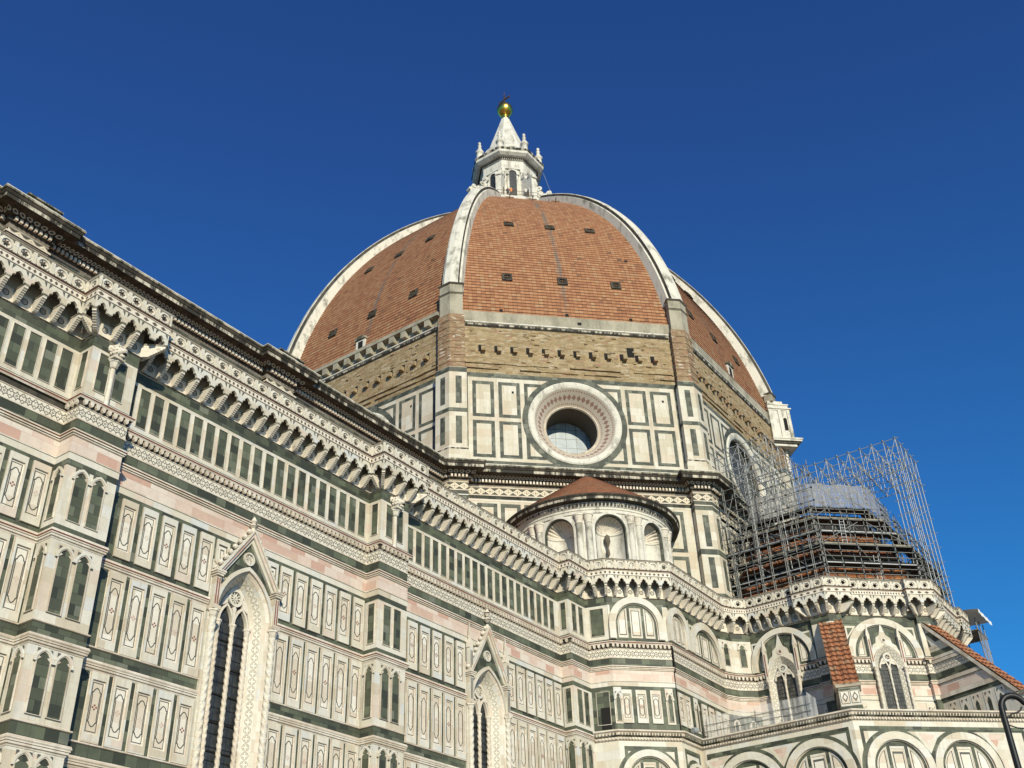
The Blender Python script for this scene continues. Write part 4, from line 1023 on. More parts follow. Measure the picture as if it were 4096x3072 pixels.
for u in (-2.75, .07, 2.9):                                  # iron hooks near the top
    c, x, nn = sail_point(225, u, 91.4, .2); mb = MB(); tube(mb, tuple(c - x * .5), tuple(c + x * .5), .07, 'bronze'); tube(mb, tuple(c - nn * .2), tuple(c + nn * .45), .06, 'bronze'); mb.build('iron_hook', dmo)
for fd, u, z in ((225, -6.5, 64.8), (225, .05, 64.8), (225, 6.5, 64.8), (225, 7.5, 74.3)):
    c, x, nn = sail_point(fd, u, z, .1); y = nn.cross(x); mb = MB(); mb.face([tuple(c + x * a * .15 + y * b * .15) for a, b in ((-1, -1), (1, -1), (1, 1), (-1, 1))], 'black')
    for a, b in ((-1, -1), (1, -1), (1, 1), (-1, 1)): mb.face([tuple(c + x * a * .15 + y * b * .15), tuple(c + x * (-b) * .15 + y * a * .15), tuple(c + x * (-b) * .19 + y * a * .19 - nn * .15), tuple(c + x * a * .19 + y * b * .19 - nn * .15)], 'shadow_stone')
    mb.build('roof_hatch', dmo)
for fd, u in ((180, -.6), (270, 1.0)):                    # dormer doors at the foot of the sails
    f = oct_frame(fd, AP - .4); mb = MB(); A = arched(u, 64.4, 66.2, .62, .3, 5)
    prism(mb, f, A, -1.6, .25, 'rib', 'rib'); prism(mb, f, rect(u - .32, u + .32, 64.5, 66.0), .2, .256, 'black'); prism(mb, f, [(u - .75, 66.2), (u + .75, 66.2)] + arch(u, 66.25, .75, .38, 5)[::-1], -1.6, .4, 'lip'); mb.build('dormer_door', dmo)

# ---- unfinished marble arcade on the south-east side
f = oct_frame(315); ag = MB(); x0 = -HS - 1.35
box(ag, f, x0, HS, 60.4, 65.5, -1.1, 1.3, 'lantern', True); box(ag, f, x0 + .3, HS, 65.5, 66.1, -.9, .9, 'lantern', True); box(ag, f, x0 + .9, HS, 57.4, 60.4, -1.0, .7, 'lantern', True)
for z0, z1, o_ in ((60.0, 60.3, 1.5), (60.3, 60.55, 1.75), (60.55, 60.75, 2.05), (60.75, 60.95, 2.15), (60.95, 61.15, 1.5), (64.7, 64.85, 1.42), (64.85, 65.0, 1.6), (65.4, 65.55, 1.4)): box(ag, f, x0 - (o_ - 1.3) * .6, HS, z0, z1, -1.1 - (o_ - 1.3) * .3, o_, 'rib' if z0 != 60.3 else 'soffit', True)
for q in (-.95, .15, 1.2): box(ag, f, x0 - .12, x0 + .5, 61.15, 64.7, q - .16, q + .18, 'rib', True)
g_ = F(f.P(x0, 0, 1.3)[:2], (f.t[0], f.t[1]))
for k in range(10): u = .9 + k * 2.3; prism(ag, g_, arched(u, 61.2, 63.5, .62, .62, 6), -.05, .012, 'black'); archring(ag, g_, u, 63.5, .62, .62, .85, .85, 0, .1, 'rib', 2.7, 6)
gg = F(f.P(x0, 0, -1.1)[:2], (f.n[0], f.n[1]))
prism(ag, gg, arched(1.78, 62.1, 63.5, .22, .22, 6), 0, .01, 'black'); archring(ag, gg, 1.78, 63.5, .22, .22, .34, .34, 0, .06, 'rib', 1.5, 6)
ag.build('marble_arcade', dro)

# ---- lantern
lt = MB(); ZP = 99.6
def octp(r, z, ph=22.5): return [(r * cos(radians(ph + 45 * k)), r * sin(radians(ph + 45 * k)), z) for k in range(8)]
def octloft(mb, prof, m):
    for (r0, z0), (r1, z1) in zip(prof, prof[1:]):
        A, B = octp(r0, z0), octp(r1, z1)
        for k in range(8): mb.face([A[k], A[(k + 1) % 8], B[(k + 1) % 8], B[k]], m)
octloft(lt, [(6.6, 98.2), (7.2, 98.9), (7.35, 99.35), (7.35, 99.6), (3.9, 99.62), (3.9, 109.2)], 'lantern')
octloft(lt, [(3.98, 107.35), (4.12, 107.4), (4.12, 107.55), (4.02, 107.6), (4.02, 109.0), (4.15, 109.05), (4.3, 109.3), (4.75, 109.42), (5.15, 109.7), (5.2, 110.05)], 'lantern')
octloft(lt, [(5.2, 110.05), (5.32, 110.25), (5.32, 110.42)], 'cornice'); octloft(lt, [(5.32, 110.42), (3.9, 110.6)], 'lip')
for k in range(8):                                        # dark dentil course
    A, B = octp(4.34, 109.3), octp(4.60, 109.4)
    s = seg(A[k][:2], A[(k + 1) % 8][:2])
    for j in range(12): u = (j + .5) * s.L / 12; box(lt, s, u - .08, u + .08, 109.1, 109.32, -.15, .06, 'soffit', True)
lto = lt.build('lantern', CATH)
for k in range(8):
    a = radians(180 + 45 * k); f = F((cos(a) * 3.9 * cos(pi / 8), sin(a) * 3.9 * cos(pi / 8)), (-sin(a), cos(a))); w = MB()
    prism(w, f, arched(0, 102.3, 106.7, .50, .50, 8), -.1, .012, 'glass', 'lantern'); archring(w, f, 0, 106.7, .50, .50, .70, .70, 0, .16, 'lantern', 4.6, 8); archring(w, f, 0, 106.7, .70, .70, .84, .84, 0, .09, 'lantern', 0, 8)
    for sg in (-1, 1):
        for z0, z1, r in ((102.1, 105.9, .13),):
            w.grid([[f.P(sg * .72 + r * cos(2 * pi * i / 8), z, .12 + r * sin(2 * pi * i / 8)) for i in range(8)] for z in (z0, z1)], 'lantern', True)
        box(w, f, sg * .72 - .2, sg * .72 + .2, 106.3, 106.55, 0, .3, 'lantern', True)
        box(w, f, sg * 1.28 - .17, sg * 1.28 + .17, 101, 106.9, 0, .18, 'lantern'); box(w, f, sg * 1.28 - .24, sg * 1.28 + .24, 106.75, 107.38, 0, .28, 'lantern', True)
    w.build('arched_window', lto)
    ab = radians(202.5 + 45 * k); v = F((0, 0), (cos(ab), sin(ab)))     # u runs outwards along the corner
    b = MB(); th = .38
    pr = [(3.6, 99.6), (6.35, 99.6), (6.35, 103.9), (6.55, 103.95), (6.55, 104.25), (6.2, 104.45), (6.15, 104.8), (5.9, 105.1), (5.55, 105.05), (5.35, 104.75), (5.1, 104.75), (4.75, 105.2), (4.4, 105.7), (4.15, 106.3), (3.6, 106.3)]
    hole = arched(5.15, 99.7, 102.2, .48, .48, 6)
    for sg in (-1, 1):
        b.face([v.P(u, z, sg * th) for u, z in pr], 'lantern'); b.face([v.P(u, z, sg * (th + .012)) for u, z in hole], 'shadow_stone')
        archring(b, v, 5.15, 102.2, .48, .48, .64, .64, sg * th, sg * (th + .07), 'lantern', 2.5, 6)
        for i in (0, 1): pass
        ringdisc(b, v, 5.85, 104.72, .08, .3, sg * th, sg * (th + .1), 'lantern', 14); ringdisc(b, v, 4.45, 105.75, .12, .42, sg * th, sg * (th + .1), 'lantern', 14)
    for i in range(len(pr)):
        p, q = pr[i], pr[(i + 1) % len(pr)]; b.face([v.P(*p, -th), v.P(*q, -th), v.P(*q, th), v.P(*p, th)], 'lantern')
    b.build('volute_buttress', lto)
    c = (4.55 * cos(ab), 4.55 * sin(ab)); p = MB()
    lathe(p, c, [(.62, 110.4), (.62, 110.6), (.48, 110.6), (.45, 111.7), (.6, 111.8), (.6, 112.0), (.3, 112.1), (.2, 112.3), (.34, 112.55), (.2, 112.8), (.16, 112.95), (.3, 113.15), (.16, 113.35), (.12, 113.45), (.24, 113.65), (.18, 113.85), (.0, 113.95)], 'lantern', 10)
    p.build('pinnacle', lto)
    f = F((cos(a) * 4.1, sin(a) * 4.1), (-sin(a), cos(a))); s = MB(); lathe_rows = []
    box(s, f, -1.05, 1.05, 110.4, 110.75, -.5, .1, 'lantern', True)
    archring(s, f, 0, 110.75, .58, .58, .95, .95, -.3, .16, 'lantern', 0, 8); archring(s, f, 0, 110.75, .36, .36, .60, .60, -.3, .06, 'lantern', 0, 8); poly(s, f, [(.36, 110.75)] + arch(0, 110.75, .36, .36, 8)[::-1], -.15, 'lantern')
    s.build('shell_gable', lto)
cn = MB(); rows = []
for z, r in ((110.3, 3.75), (112.5, 3.12), (115, 2.4), (117.5, 1.62), (119.5, 1.02), (121.0, .58)):
    rows.append([(r * (1 + .035 * (1 if i % 2 == 0 else -1)) * cos(2 * pi * i / 16 + pi / 8), r * (1 + .035 * (1 if i % 2 == 0 else -1)) * sin(2 * pi * i / 16 + pi / 8), z) for i in range(16)])
for A, B in zip(rows, rows[1:]):
    for i in range(16): cn.face([A[i], A[(i + 1) % 16], B[(i + 1) % 16], B[i]], 'lantern')
cn.build('cone_spire', lto)
bl = MB(); lathe(bl, (0, 0), [(.58, 120.95), (.62, 121.15), (.40, 121.35), (.38, 121.55), (.5, 121.62), (.5, 121.72), (.34, 121.85)] + [(1.2 * sin(radians(x)), 123.0 - 1.2 * cos(radians(x))) for x in range(17, 181, 9)], 'gold', 32); bl.build('gilded_ball', lto)
cs = MB(); ca = radians(180 + 34 + 90); f = F((0, 0), (cos(radians(262)), sin(radians(262))))
box(cs, f, -.09, .09, 124.15, 126.2, -.07, .07, 'bronze', True); box(cs, f, -.95, .95, 125.15, 125.36, -.075, .075, 'bronze', True)
for u, z in ((-.98, 125.25), (.98, 125.25)): box(cs, f, u - .07, u + .07, z - .17, z + .17, -.09, .09, 'bronze', True)
tube(cs, (0, 0, 126.3), (0, 0, 127.1), .05, 'bronze', 6, .02); cs.build('cross', lto)
rl = MB(); ring = octp(7.0, 99.6)
for k in range(8):
    A, B = ring[k], ring[(k + 1) % 8]
    for z in (100.2, 100.75): tube(rl, (A[0], A[1], z), (B[0], B[1], z), .03, 'bronze', 5)
    for j in range(9):
        q = j / 9; x, y = A[0] + (B[0] - A[0]) * q, A[1] + (B[1] - A[1]) * q; tube(rl, (x, y, 99.6), (x, y, 100.75), .025, 'bronze', 4)
rl.build('terrace_railing', lto)
cb = MB(); a = radians(292.5)
pp = [Vector((5.1 * cos(a), 5.1 * sin(a), 109)), Vector((6.0 * cos(a), 6.0 * sin(a), 105)), Vector((7.4 * cos(a), 7.4 * sin(a), 101.5)), Vector((9.8 * cos(a), 9.8 * sin(a), 98.9))]
for p, q in zip(pp, pp[1:]): tube(cb, tuple(p), tuple(q), .025, 'steel', 4)
cb.build('lightning_cable', lto)

# ---- exedra between nave and tribune
class CF:                                                 # cylindrical frame
    def __init__(s, c, R, a): s.c = c; s.R = R; s.a = a
    def P(s, u, z, d=0.0):
        a = s.a + u / s.R; r = s.R + d; return (s.c[0] + r * cos(a), s.c[1] + r * sin(a), z)
fs = oct_frame(225); EC = fs.P(.5, 0, 0)[:2]; ER = 6.75
ex = MB(); half = ER * radians(18)
lathe(ex, EC, [(ER, 39.9), (ER + .1, 39.95), (ER + .1, 40.2), (ER + .16, 40.22), (ER + .16, 40.4), (ER + .22, 40.42)], 'rib', 60, radians(135), radians(315), False)
lathe(ex, EC, [(ER + .22, 40.42), (ER + .42, 40.75)], 'lantern', 60, radians(135), radians(315), False)
lathe(ex, EC, [(ER + .42, 40.75), (ER + .5, 40.82), (ER + .85, 40.86)], 'soffit', 60, radians(135), radians(315), False)
lathe(ex, EC, [(ER + .85, 40.86), (ER + .88, 41.05)], 'cornice', 60, radians(135), radians(315), False)
lathe(ex, EC, [(ER + .88, 41.05), (ER + 1.0, 41.2), (ER + 1.0, 41.28), (ER + .8, 41.36)], 'soffit', 60, radians(135), radians(315), False)
ef = CF(EC, ER + .3, radians(225))
for k in range(72):
    u = (-90 + (k + .5) * 2.5) * pi / 180 * ef.R
    ex.grid([[ef.P(u + q * .09, 40.5 + .11 * 0, .06), ef.P(u + q * .09, 40.70, .12)] for q in (-1, 1)], 'cornice', False, False)
    for q in (-1, 1): ex.face([ef.P(u + q * .09, 40.5, 0), ef.P(u + q * .09, 40.5, .06), ef.P(u + q * .09, 40.7, .12), ef.P(u + q * .09, 40.7, 0)], 'soffit')
NA, NZB, NZS = 1.28, 34.0, 38.55
for k in (-2, -1, 0, 1, 2):
    f = CF(EC, ER, radians(225 + 36 * k)); A = arch(0, NZS, NA, NA, 8)
    for i in range(len(A) - 1): ex.face([f.P(*A[i]), f.P(*A[i + 1]), f.P(A[i + 1][0], 39.9), f.P(A[i][0], 39.9)], 'lantern')
    for sg in (-1, 1):
        for a, b in ((NA, (NA + half) / 2), ((NA + half) / 2, half)): ex.face([f.P(sg * a, NZB), f.P(sg * b, NZB), f.P(sg * b, 39.9), f.P(sg * a, 39.9)], 'lantern')
        poly(ex, f, [(sg * 1.72, 39.7), (sg * 1.3, 39.7), (sg * 1.72, 39.25)], .012, 'green_grey')
exo = ex.build('exedra', CATH)
for k in (-2, -1, 0, 1, 2):
    f = CF(EC, ER, radians(225 + 36 * k)); nb = MB()
    archring(nb, f, 0, NZS, NA, NA, NA + .2, NA + .2, -.02, .1, 'lantern', 4.5, 8); archring(nb, f, 0, NZS, NA - .06, NA - .06, NA, NA, -.3, -.0, 'green_grey', 4.5, 8)
    a = NA - .05
    nb.grid([[f.P(a * sin(p), z, -.25 - a * .85 * cos(p)) for p in [radians(-90 + 10 * i) for i in range(19)]] for z in (NZB, NZS)], 'lantern', False, True)
    rows = []
    for i in range(9):
        b_ = radians(6 + 84 * i / 8); row = []
        for j in range(49):
            al = pi * j / 48; r = a * (1 + .12 * (abs(((j / 48 * 12) % 1) - .5) * 2 - .5)); row.append(f.P(r * sin(b_) * cos(al), NZS + r * sin(b_) * sin(al), -.25 - .85 * a * cos(b_)))
        rows.append(row)
    nb.grid(rows, 'stone', False, False)
    nb.grid([[f.P((a - .0) * sin(p) * q, NZS + dz, -.25 - a * .85 * cos(p) * q) for p in [radians(-90 + 10 * i) for i in range(19)]] for q, dz in ((1, -.12), (.93, -.05), (.93, .06), (1, .1))], 'rib', False, False)
    nb.build('shell_niche', exo)
    for c_ in ((-1,) if k == -2 else ()) + (1,):
        fc = CF(EC, ER, radians(225 + 36 * k + 18 * c_)); cb_ = MB()
        for u in (-.37, .37):
            cb_.grid([[fc.P(u + .26 * cos(radians(q)), z, .26 * sin(radians(q))) for q in range(0, 181, 20)] for z in (34.0, 39.15)], 'rib', False, True)
            for z0, z1, r0, r1 in ((39.1, 39.2, .3, .3), (39.2, 39.75, .27, .40), (39.75, 39.9, .44, .44)):
                cb_.grid([[fc.P(u + r * cos(radians(q)), z, r * sin(radians(q))) for q in range(0, 181, 22)] for z, r in ((z0, r0), (z1, r1))], 'stone', False, False)
                cb_.face([fc.P(u + r1 * cos(radians(q)), z1, r1 * sin(radians(q))) for q in range(0, 181, 22)], 'stone'); cb_.face([fc.P(u + r0 * cos(radians(q)), z0, r0 * sin(radians(q))) for q in range(0, 181, 22)], 'stone')
        cb_.build('paired_columns', exo)
cr_ = MB(); rows, uvs = [], []
for i in range(19):
    q = i / 18; r = 7.6 * (1 - q) + .05; z = 41.33 + (46.7 - 41.33) * q; c = (EC[0] - .35 * q, EC[1] - .35 * q)
    for dz in ((0.0, .05) if i < 18 else (0.0,)): rows.append([(c[0] + r * cos(radians(135 + 4 * j)), c[1] + r * sin(radians(135 + 4 * j)), z + dz - (.0 if i == 0 else .0)) for j in range(46)])
cr_.grid(rows, 'rooftile', False, False, lambda a, b: (b * .30, (a // 2) * .42 + (a % 2) * .05)); cr_.build('cone_roof', exo)
ib = MB(); f0 = CF(EC, ER, radians(225)); ib.grid([[f0.P(-.1 + r * cos(q), z, -.95 + r * sin(q)) for q in [2 * pi * i / 8 for i in range(8)]] for z, r in ((38.5, .05), (38.3, .26), (37.9, .30), (37.6, .16), (37.3, .06), (37.1, .14), (36.8, .17), (36.55, .03))], 'shadow_stone', True)
ib.build('rusted_bracket', exo)
dp = MB(); c0 = (-21.86, -27.62); tube(dp, (*c0, 22.5), (*c0, 28.3), .05, 'black', 6); tube(dp, (c0[0] - .05, c0[1] - .12, 26.7), (c0[0] - .05, c0[1] - .12, 28.6), .06, 'black', 6); dp.build('drain_pipe', CATH)

# ---- blind arches and panels of the block and the tribune
def blind_arch(mb, f, uc, zs, ai, ao, zb, mid=True, d=0.0, trim='white'):
    out = arched(uc, zb, zs, ai, ai, 10)
    poly(mb, f, out, d + .02, 'green')
    archring(mb, f, uc, zs, ai, ai, ao, ao, d, d + .26, trim, zs - zb, 12); archring(mb, f, uc, zs, ai - .07, ai - .07, ai, ai, d + .02, d + .12, 'mould', zs - zb, 12)
    def pane(P_):
        cx = sum(p[0] for p in P_) / len(P_); cz = sum(p[1] for p in P_) / len(P_)
        def sc_(k, kk): return [(cx + (x - cx) * k, cz + (z - cz) * kk) for x, z in P_]
        strip(mb, f, P_, sc_(.86, .93), d + .06, d + .06, 'white'); strip(mb, f, P_, P_, d + .02, d + .06, 'mould'); strip(mb, f, sc_(.86, .93), sc_(.86, .93), d + .06, d + .03, 'mould'); poly(mb, f, sc_(.86, .93), d + .03, 'cream')
        strip(mb, f, sc_(.74, .86), sc_(.60, .80), d + .035, d + .035, 'dark')
        s = .1
        for dx, dz in ((0, 1), (0, -1), (1, 0), (-1, 0)): poly(mb, f, [(cx + dx * s - s * .6, cz + dz * s), (cx + dx * s, cz + dz * s - s * .6), (cx + dx * s + s * .6, cz + dz * s), (cx + dx * s, cz + dz * s + s * .6)], d + .035, 'pink')
    r = ai * .87; b = zb + .12
    if mid: pane(rect(uc - ai * .27, uc + ai * .27, b, zs + ai * .78))
    x0, x1 = (.40 if mid else .62), .86
    for sg in (-1, 1):
        a0, a1 = acos(x1 * ai / r) if x1 * ai < r else 0, acos(x0 * ai / r)
        A = [(uc + sg * r * cos(a0 + (a1 - a0) * i / 6), zs + r * sin(a0 + (a1 - a0) * i / 6)) for i in range(7)]
        P_ = [(uc + sg * ai * x0, b), (uc + sg * ai * x1, b)] + A
        pane(P_ if sg > 0 else P_[::-1])
def spandrels(mb, f, us, zs, ao, zt, d=.012):
    for u, sg in us:
        P_ = [(u, zt), (u - sg * ao * .42, zt), (u, zt - ao * .5)]; cx, cz = sum(p[0] for p in P_) / 3, sum(p[1] for p in P_) / 3
        poly(mb, f, P_, d, 'green'); poly(mb, f, [(cx + (x - cx) * .72, cz + (z - cz) * .72) for x, z in P_], d + .006, 'white'); poly(mb, f, [(cx + (x - cx) * .4, cz + (z - cz) * .4) for x, z in P_], d + .012, 'green')
ta = MB()
sA = seg((-25.85, YB3), (-25.34, -24.45)); rect_win(ta, sA, .35, 1.35, 29.4, 31.5, .01); rect_win(ta, sA, .35, 1.3, 22.9, 25.2, .01); poly(ta, sA, rect(.6, 1.3, 22.55, 24.1), .03, 'black')
sB = seg((-25.34, -24.45), (-21.9, -27.58)); sC = seg((-21.9, -27.58), (-13.1, -27.55))
poly(ta, sB, rect(0, sB.L, 29.07, 31.75), .008, 'green'); poly(ta, sC, rect(0, sC.L, 29.07, 31.75), .008, 'green')
for f in (sB, sC): box(ta, f, 0, .16, 29.07, 31.74, 0, .05, 'white')
blind_arch(ta, sB, 2.12, 30.25, 1.66, 2.15, 29.1); blind_arch(ta, sC, 1.45, 30.45, 1.15, 1.62, 29.1); blind_arch(ta, sC, 6.1, 29.2, 2.36, 2.95, 29.1)
box(ta, sB, 4.3, sB.L, 29.07, 31.74, 0, .06, 'white'); box(ta, sC, 3.08, 3.16, 29.07, 31.6, 0, .2, 'white')
spandrels(ta, sC, [(3.5, -1), (8.9, 1)], 29.2, 2.6, 31.6)
for s, us in ((sB, (.45, 1.55, 2.65)), (sC, (.25, 1.25, 4.0, 5.2, 6.4, 7.6))):
    for u in us: slab(ta, s, u, u + .80, 22.95, 25.32, .28, .3, .01)
for s, us in ((sB, (.2, 4.1)), (sC, (3.05, 8.5))):
    for u in us: box(ta, s, u - .3, u + .3, 22.9, 25.5, 0, .07, 'white'); niche_win(ta, s, u, 23.1, 24.6, .16, .45, .08)
sD = seg((-13.1, -27.55), (-11.75, -28.1)); sE = seg((-11.75, -28.1), (-10.5, -29.25))
for s in (sD, sE):
    niche_win(ta, s, s.L / 2, 29.6, 31.0, .26, .4); niche_win(ta, s, s.L / 2, 23.1, 24.7, .2, .4, .02)
for f, uc, ai, ao, zs in ((W_, 2.62, 2.3, 2.75, 29.5), (T_, T_.L / 2, 2.6, 3.15, 29.0), (Z_, Z_.L / 2, 2.6, 3.15, 29.0)):
    poly(ta, f, rect(0, f.L, 29.07, 31.75), .008, 'green'); blind_arch(ta, f, uc, zs, ai, ao, 29.05 if zs > 29.2 else 28.9, False)
    spandrels(ta, f, [(uc + ao * .98, 1), (uc - ao * .98, -1)], zs, ao, 31.65)
    for z0, z1, m in ((24.9, 25.55, 'white'), (23.6, 24.3, 'white')): [band(ta, q, z0, z1, .02, m) for q in gaps([f.P(.0, 0)[:2], f.P(f.L, 0)[:2]], TWIN, 1.25)]
    for u in (1.35, f.L - 1.35): box(ta, f, u - .4, u + .4, 22.9, 25.4, 0, .06, 'white'); niche_win(ta, f, u, 23.2, 24.5, .2, .45, .07)
ta.build('tribune_panels', CATH)
def trib_window(f, uc):
    g_ = F(f.P(uc, 0)[:2], f.t); zs, zb = 28.1, 22.4; fr = MB()
    O = [(-1.2, zb)] + arch(0, zs, 1.2, 1.75, 10) + [(1.2, zb)]; I = [(-.80, zb)] + arch(0, zs, .80, 1.3, 10) + [(.80, zb)]; cum = [0.0]
    for i in range(len(O) - 1): cum.append(cum[-1] + hypot(O[i + 1][0] - O[i][0], O[i + 1][1] - O[i][1]))
    strip(fr, g_, O, I, .30, -.0, 'jamb', False, lambda i, v: (cum[i], v * .62)); O2 = [(-1.3, zb)] + arch(0, zs, 1.3, 1.85, 10) + [(1.3, zb)]
    strip(fr, g_, O2, O, .36, .30, 'mould', False); strip(fr, g_, O2, O2, 0, .36, 'mould', False); strip(fr, g_, I, I, 0, .04, 'mould', False)
    o = fr.build('lancet_window', CATH)
    gl = MB(); poly(gl, g_, [(.8, zb)] + I[::-1][1:-1] + [(-.8, zb)], .05, 'glass2'); gl.build('glass_pane', o)
    for u in (-1.25, 1.25): c = MB(); twist(c, g_, u, .36, zb, zs - .3, .12, 'white', 10, 14); capital(c, g_, u, .36, zs - .3, .12, .3, 'stone'); c.build('twisted_colonnette', o)
    c = MB(); twist(c, g_, 0, .14, zb, zs - .35, .085, 'white', 10, 16); capital(c, g_, 0, .14, zs - .35, .09, .3, 'stone'); c.build('mullion', o)
    tr = MB()
    for sg in (-1, 1): archring(tr, g_, sg * .4, zs - .05, .31, .62, .41, .74, .06, .2, 'stone', 0, 6)
    ringdisc(tr, g_, 0, 28.95, .2, .36, .06, .22, 'white', 20)
    for k in range(6):
        a = pi / 3 * k; prism(tr, g_, [(.04 * cos(a - .6), 28.95 + .04 * sin(a - .6)), (.22 * cos(a - .1), 28.95 + .22 * sin(a - .1)), (.22 * cos(a + .1), 28.95 + .22 * sin(a + .1)), (.04 * cos(a + .6), 28.95 + .04 * sin(a + .6))], .08, .16, 'white')
    for sg in (-1, 1): prism(tr, g_, [(0, 28.6), (sg * .35, 28.4), (sg * .72, 28.35), (sg * .55, 28.75), (sg * .34, 28.95), (sg * .2, 28.7)], .06, .17, 'stone')
    tr.build('tracery', o)
    gb = MB(); A = arch(0, zs, 1.3, 1.85, 10); A = [q for q in A if q[1] > 28.9]
    R = [(1.5, 28.95), (1.12, 29.55), (1.0, 29.9), (.70, 30.1), (.62, 30.5), (.30, 30.75), (.17, 31.1), (0, 31.75)]
    prism(gb, g_, [(A[0][0], 28.95)] + A + [(A[-1][0], 28.95)] + R + [(-x, z) for x, z in R[-2::-1]], .02, .2, 'white', 'mould')
    K = [(x * .8, 29.2 + (z - 29.2) * .93) for x, z in R]
    for sg in (-1, 1): strip(gb, g_, [(sg * x, z) for x, z in R], [(sg * (x + .17), z + .06) for x, z in R], .06, .06, 'green', False)
    ringdisc(gb, g_, 0, 30.3, .13, .22, .2, .25, 'pink', 18); poly(gb, g_, circ(0, 30.3, .1, 14), .21, 'dark')
    tube(gb, g_.P(0, 31.7, .12), g_.P(0, 32.0, .12), .09, 'stone', 7, .02); gb.build('gable', o)
    for sg in (-1, 1):
        p = MB(); box(p, g_, sg * 1.32 - .12, sg * 1.32 + .12, zs - .1, 30.6, 0, .36, 'white', True); poly(p, g_, rect(sg * 1.32 - .05, sg * 1.32 + .05, zs + .4, 30.3), .366, 'red')
        prism(p, g_, [(sg * 1.32 - .16, 30.6), (sg * 1.32 + .16, 30.6), (sg * 1.32, 31.5)], .04, .34, 'stone', None, True); p.build('pinnacle', o)
trib_window(W_, 2.45); trib_window(T_, T_.L / 2); trib_window(Z_, Z_.L / 2)

# ---- ring of chapels below
rc = MB(); PL2 = PLOW
sweep(rc, PL2, [(0, 21.72, 'mould'), (.10, 21.78, 'mould'), (.12, 21.95, 'lip'), (.3, 22.05, 'mould'), (.33, 22.22, 'mould'), (.46, 22.30, 'mould'), (.46, 22.40, 'concrete'), (-.3, 22.42, None)])
for i in range(len(PL2) - 3):
    f = seg(PL2[i], PL2[i + 1]); n = int(f.L / .22)
    for k in range(n): u = (k + .5) * f.L / n; box(rc, f, u - .06, u + .06, 21.80, 21.93, .06, .19, 'mould', True); box(rc, f, u - .05, u + .05, 22.07, 22.2, .28, .37, 'lip', True)
for i, cs_ in ((1, ((2.1, 2.15),)), (2, ((1.72, 1.2),)), (3, ((3.5, 2.52), (8.6, 2.52))), (4, ((2.75, 2.45), (7.65, 2.45), (12.0, 0)))):
    f = seg(PL2[i], PL2[i + 1])
    e = .38
    if i == 4: f_L = f.L
    for z0, z1 in ((21.02, 21.36),): box(rc, f, e, f.L - e, z0, z1, 0, .012, 'green')
    for u in (e, f.L - e - .24): box(rc, f, u, u + .24, 12, 21.02, 0, .012, 'green')
    for uc, ao in cs_:
        if ao == 0: continue
        ai = ao * .79; zs = 20.95 - ao if i > 2 else (21.1 - ao if i == 1 else 20.5 - ao)
        archring(rc, f, uc, zs, ao, ao, ao + .26, ao + .26, 0, .015, 'green', 0, 14)
        blind_arch(rc, f, uc, zs, ai, ao, zs - 3.5, True, 0, 'white')
    if i > 2:
        mids = [(cs_[0][0] + cs_[1][0]) / 2, cs_[0][0] - 2.45, cs_[1][0] + 2.5]
        for u in mids:
            if u > .9 and u < f.L - .6:
                T = [(u - .95, 20.95), (u, 19.55), (u + .95, 20.95)]; poly(rc, f, T, .02, 'white'); T = [(u - .55, 20.82), (u, 20.02), (u + .55, 20.82)]; poly(rc, f, T, .026, 'pink')
    if i in (1, 3):
        u = .62
        P_ = [(u + .1, 20.9), (u + .1, 19.9), (u + .9, 20.9)]; poly(rc, f, P_, .012, 'white')
rc.build('chapel_ring', CATH)
fl = F(PLOW[0], (0, 1))
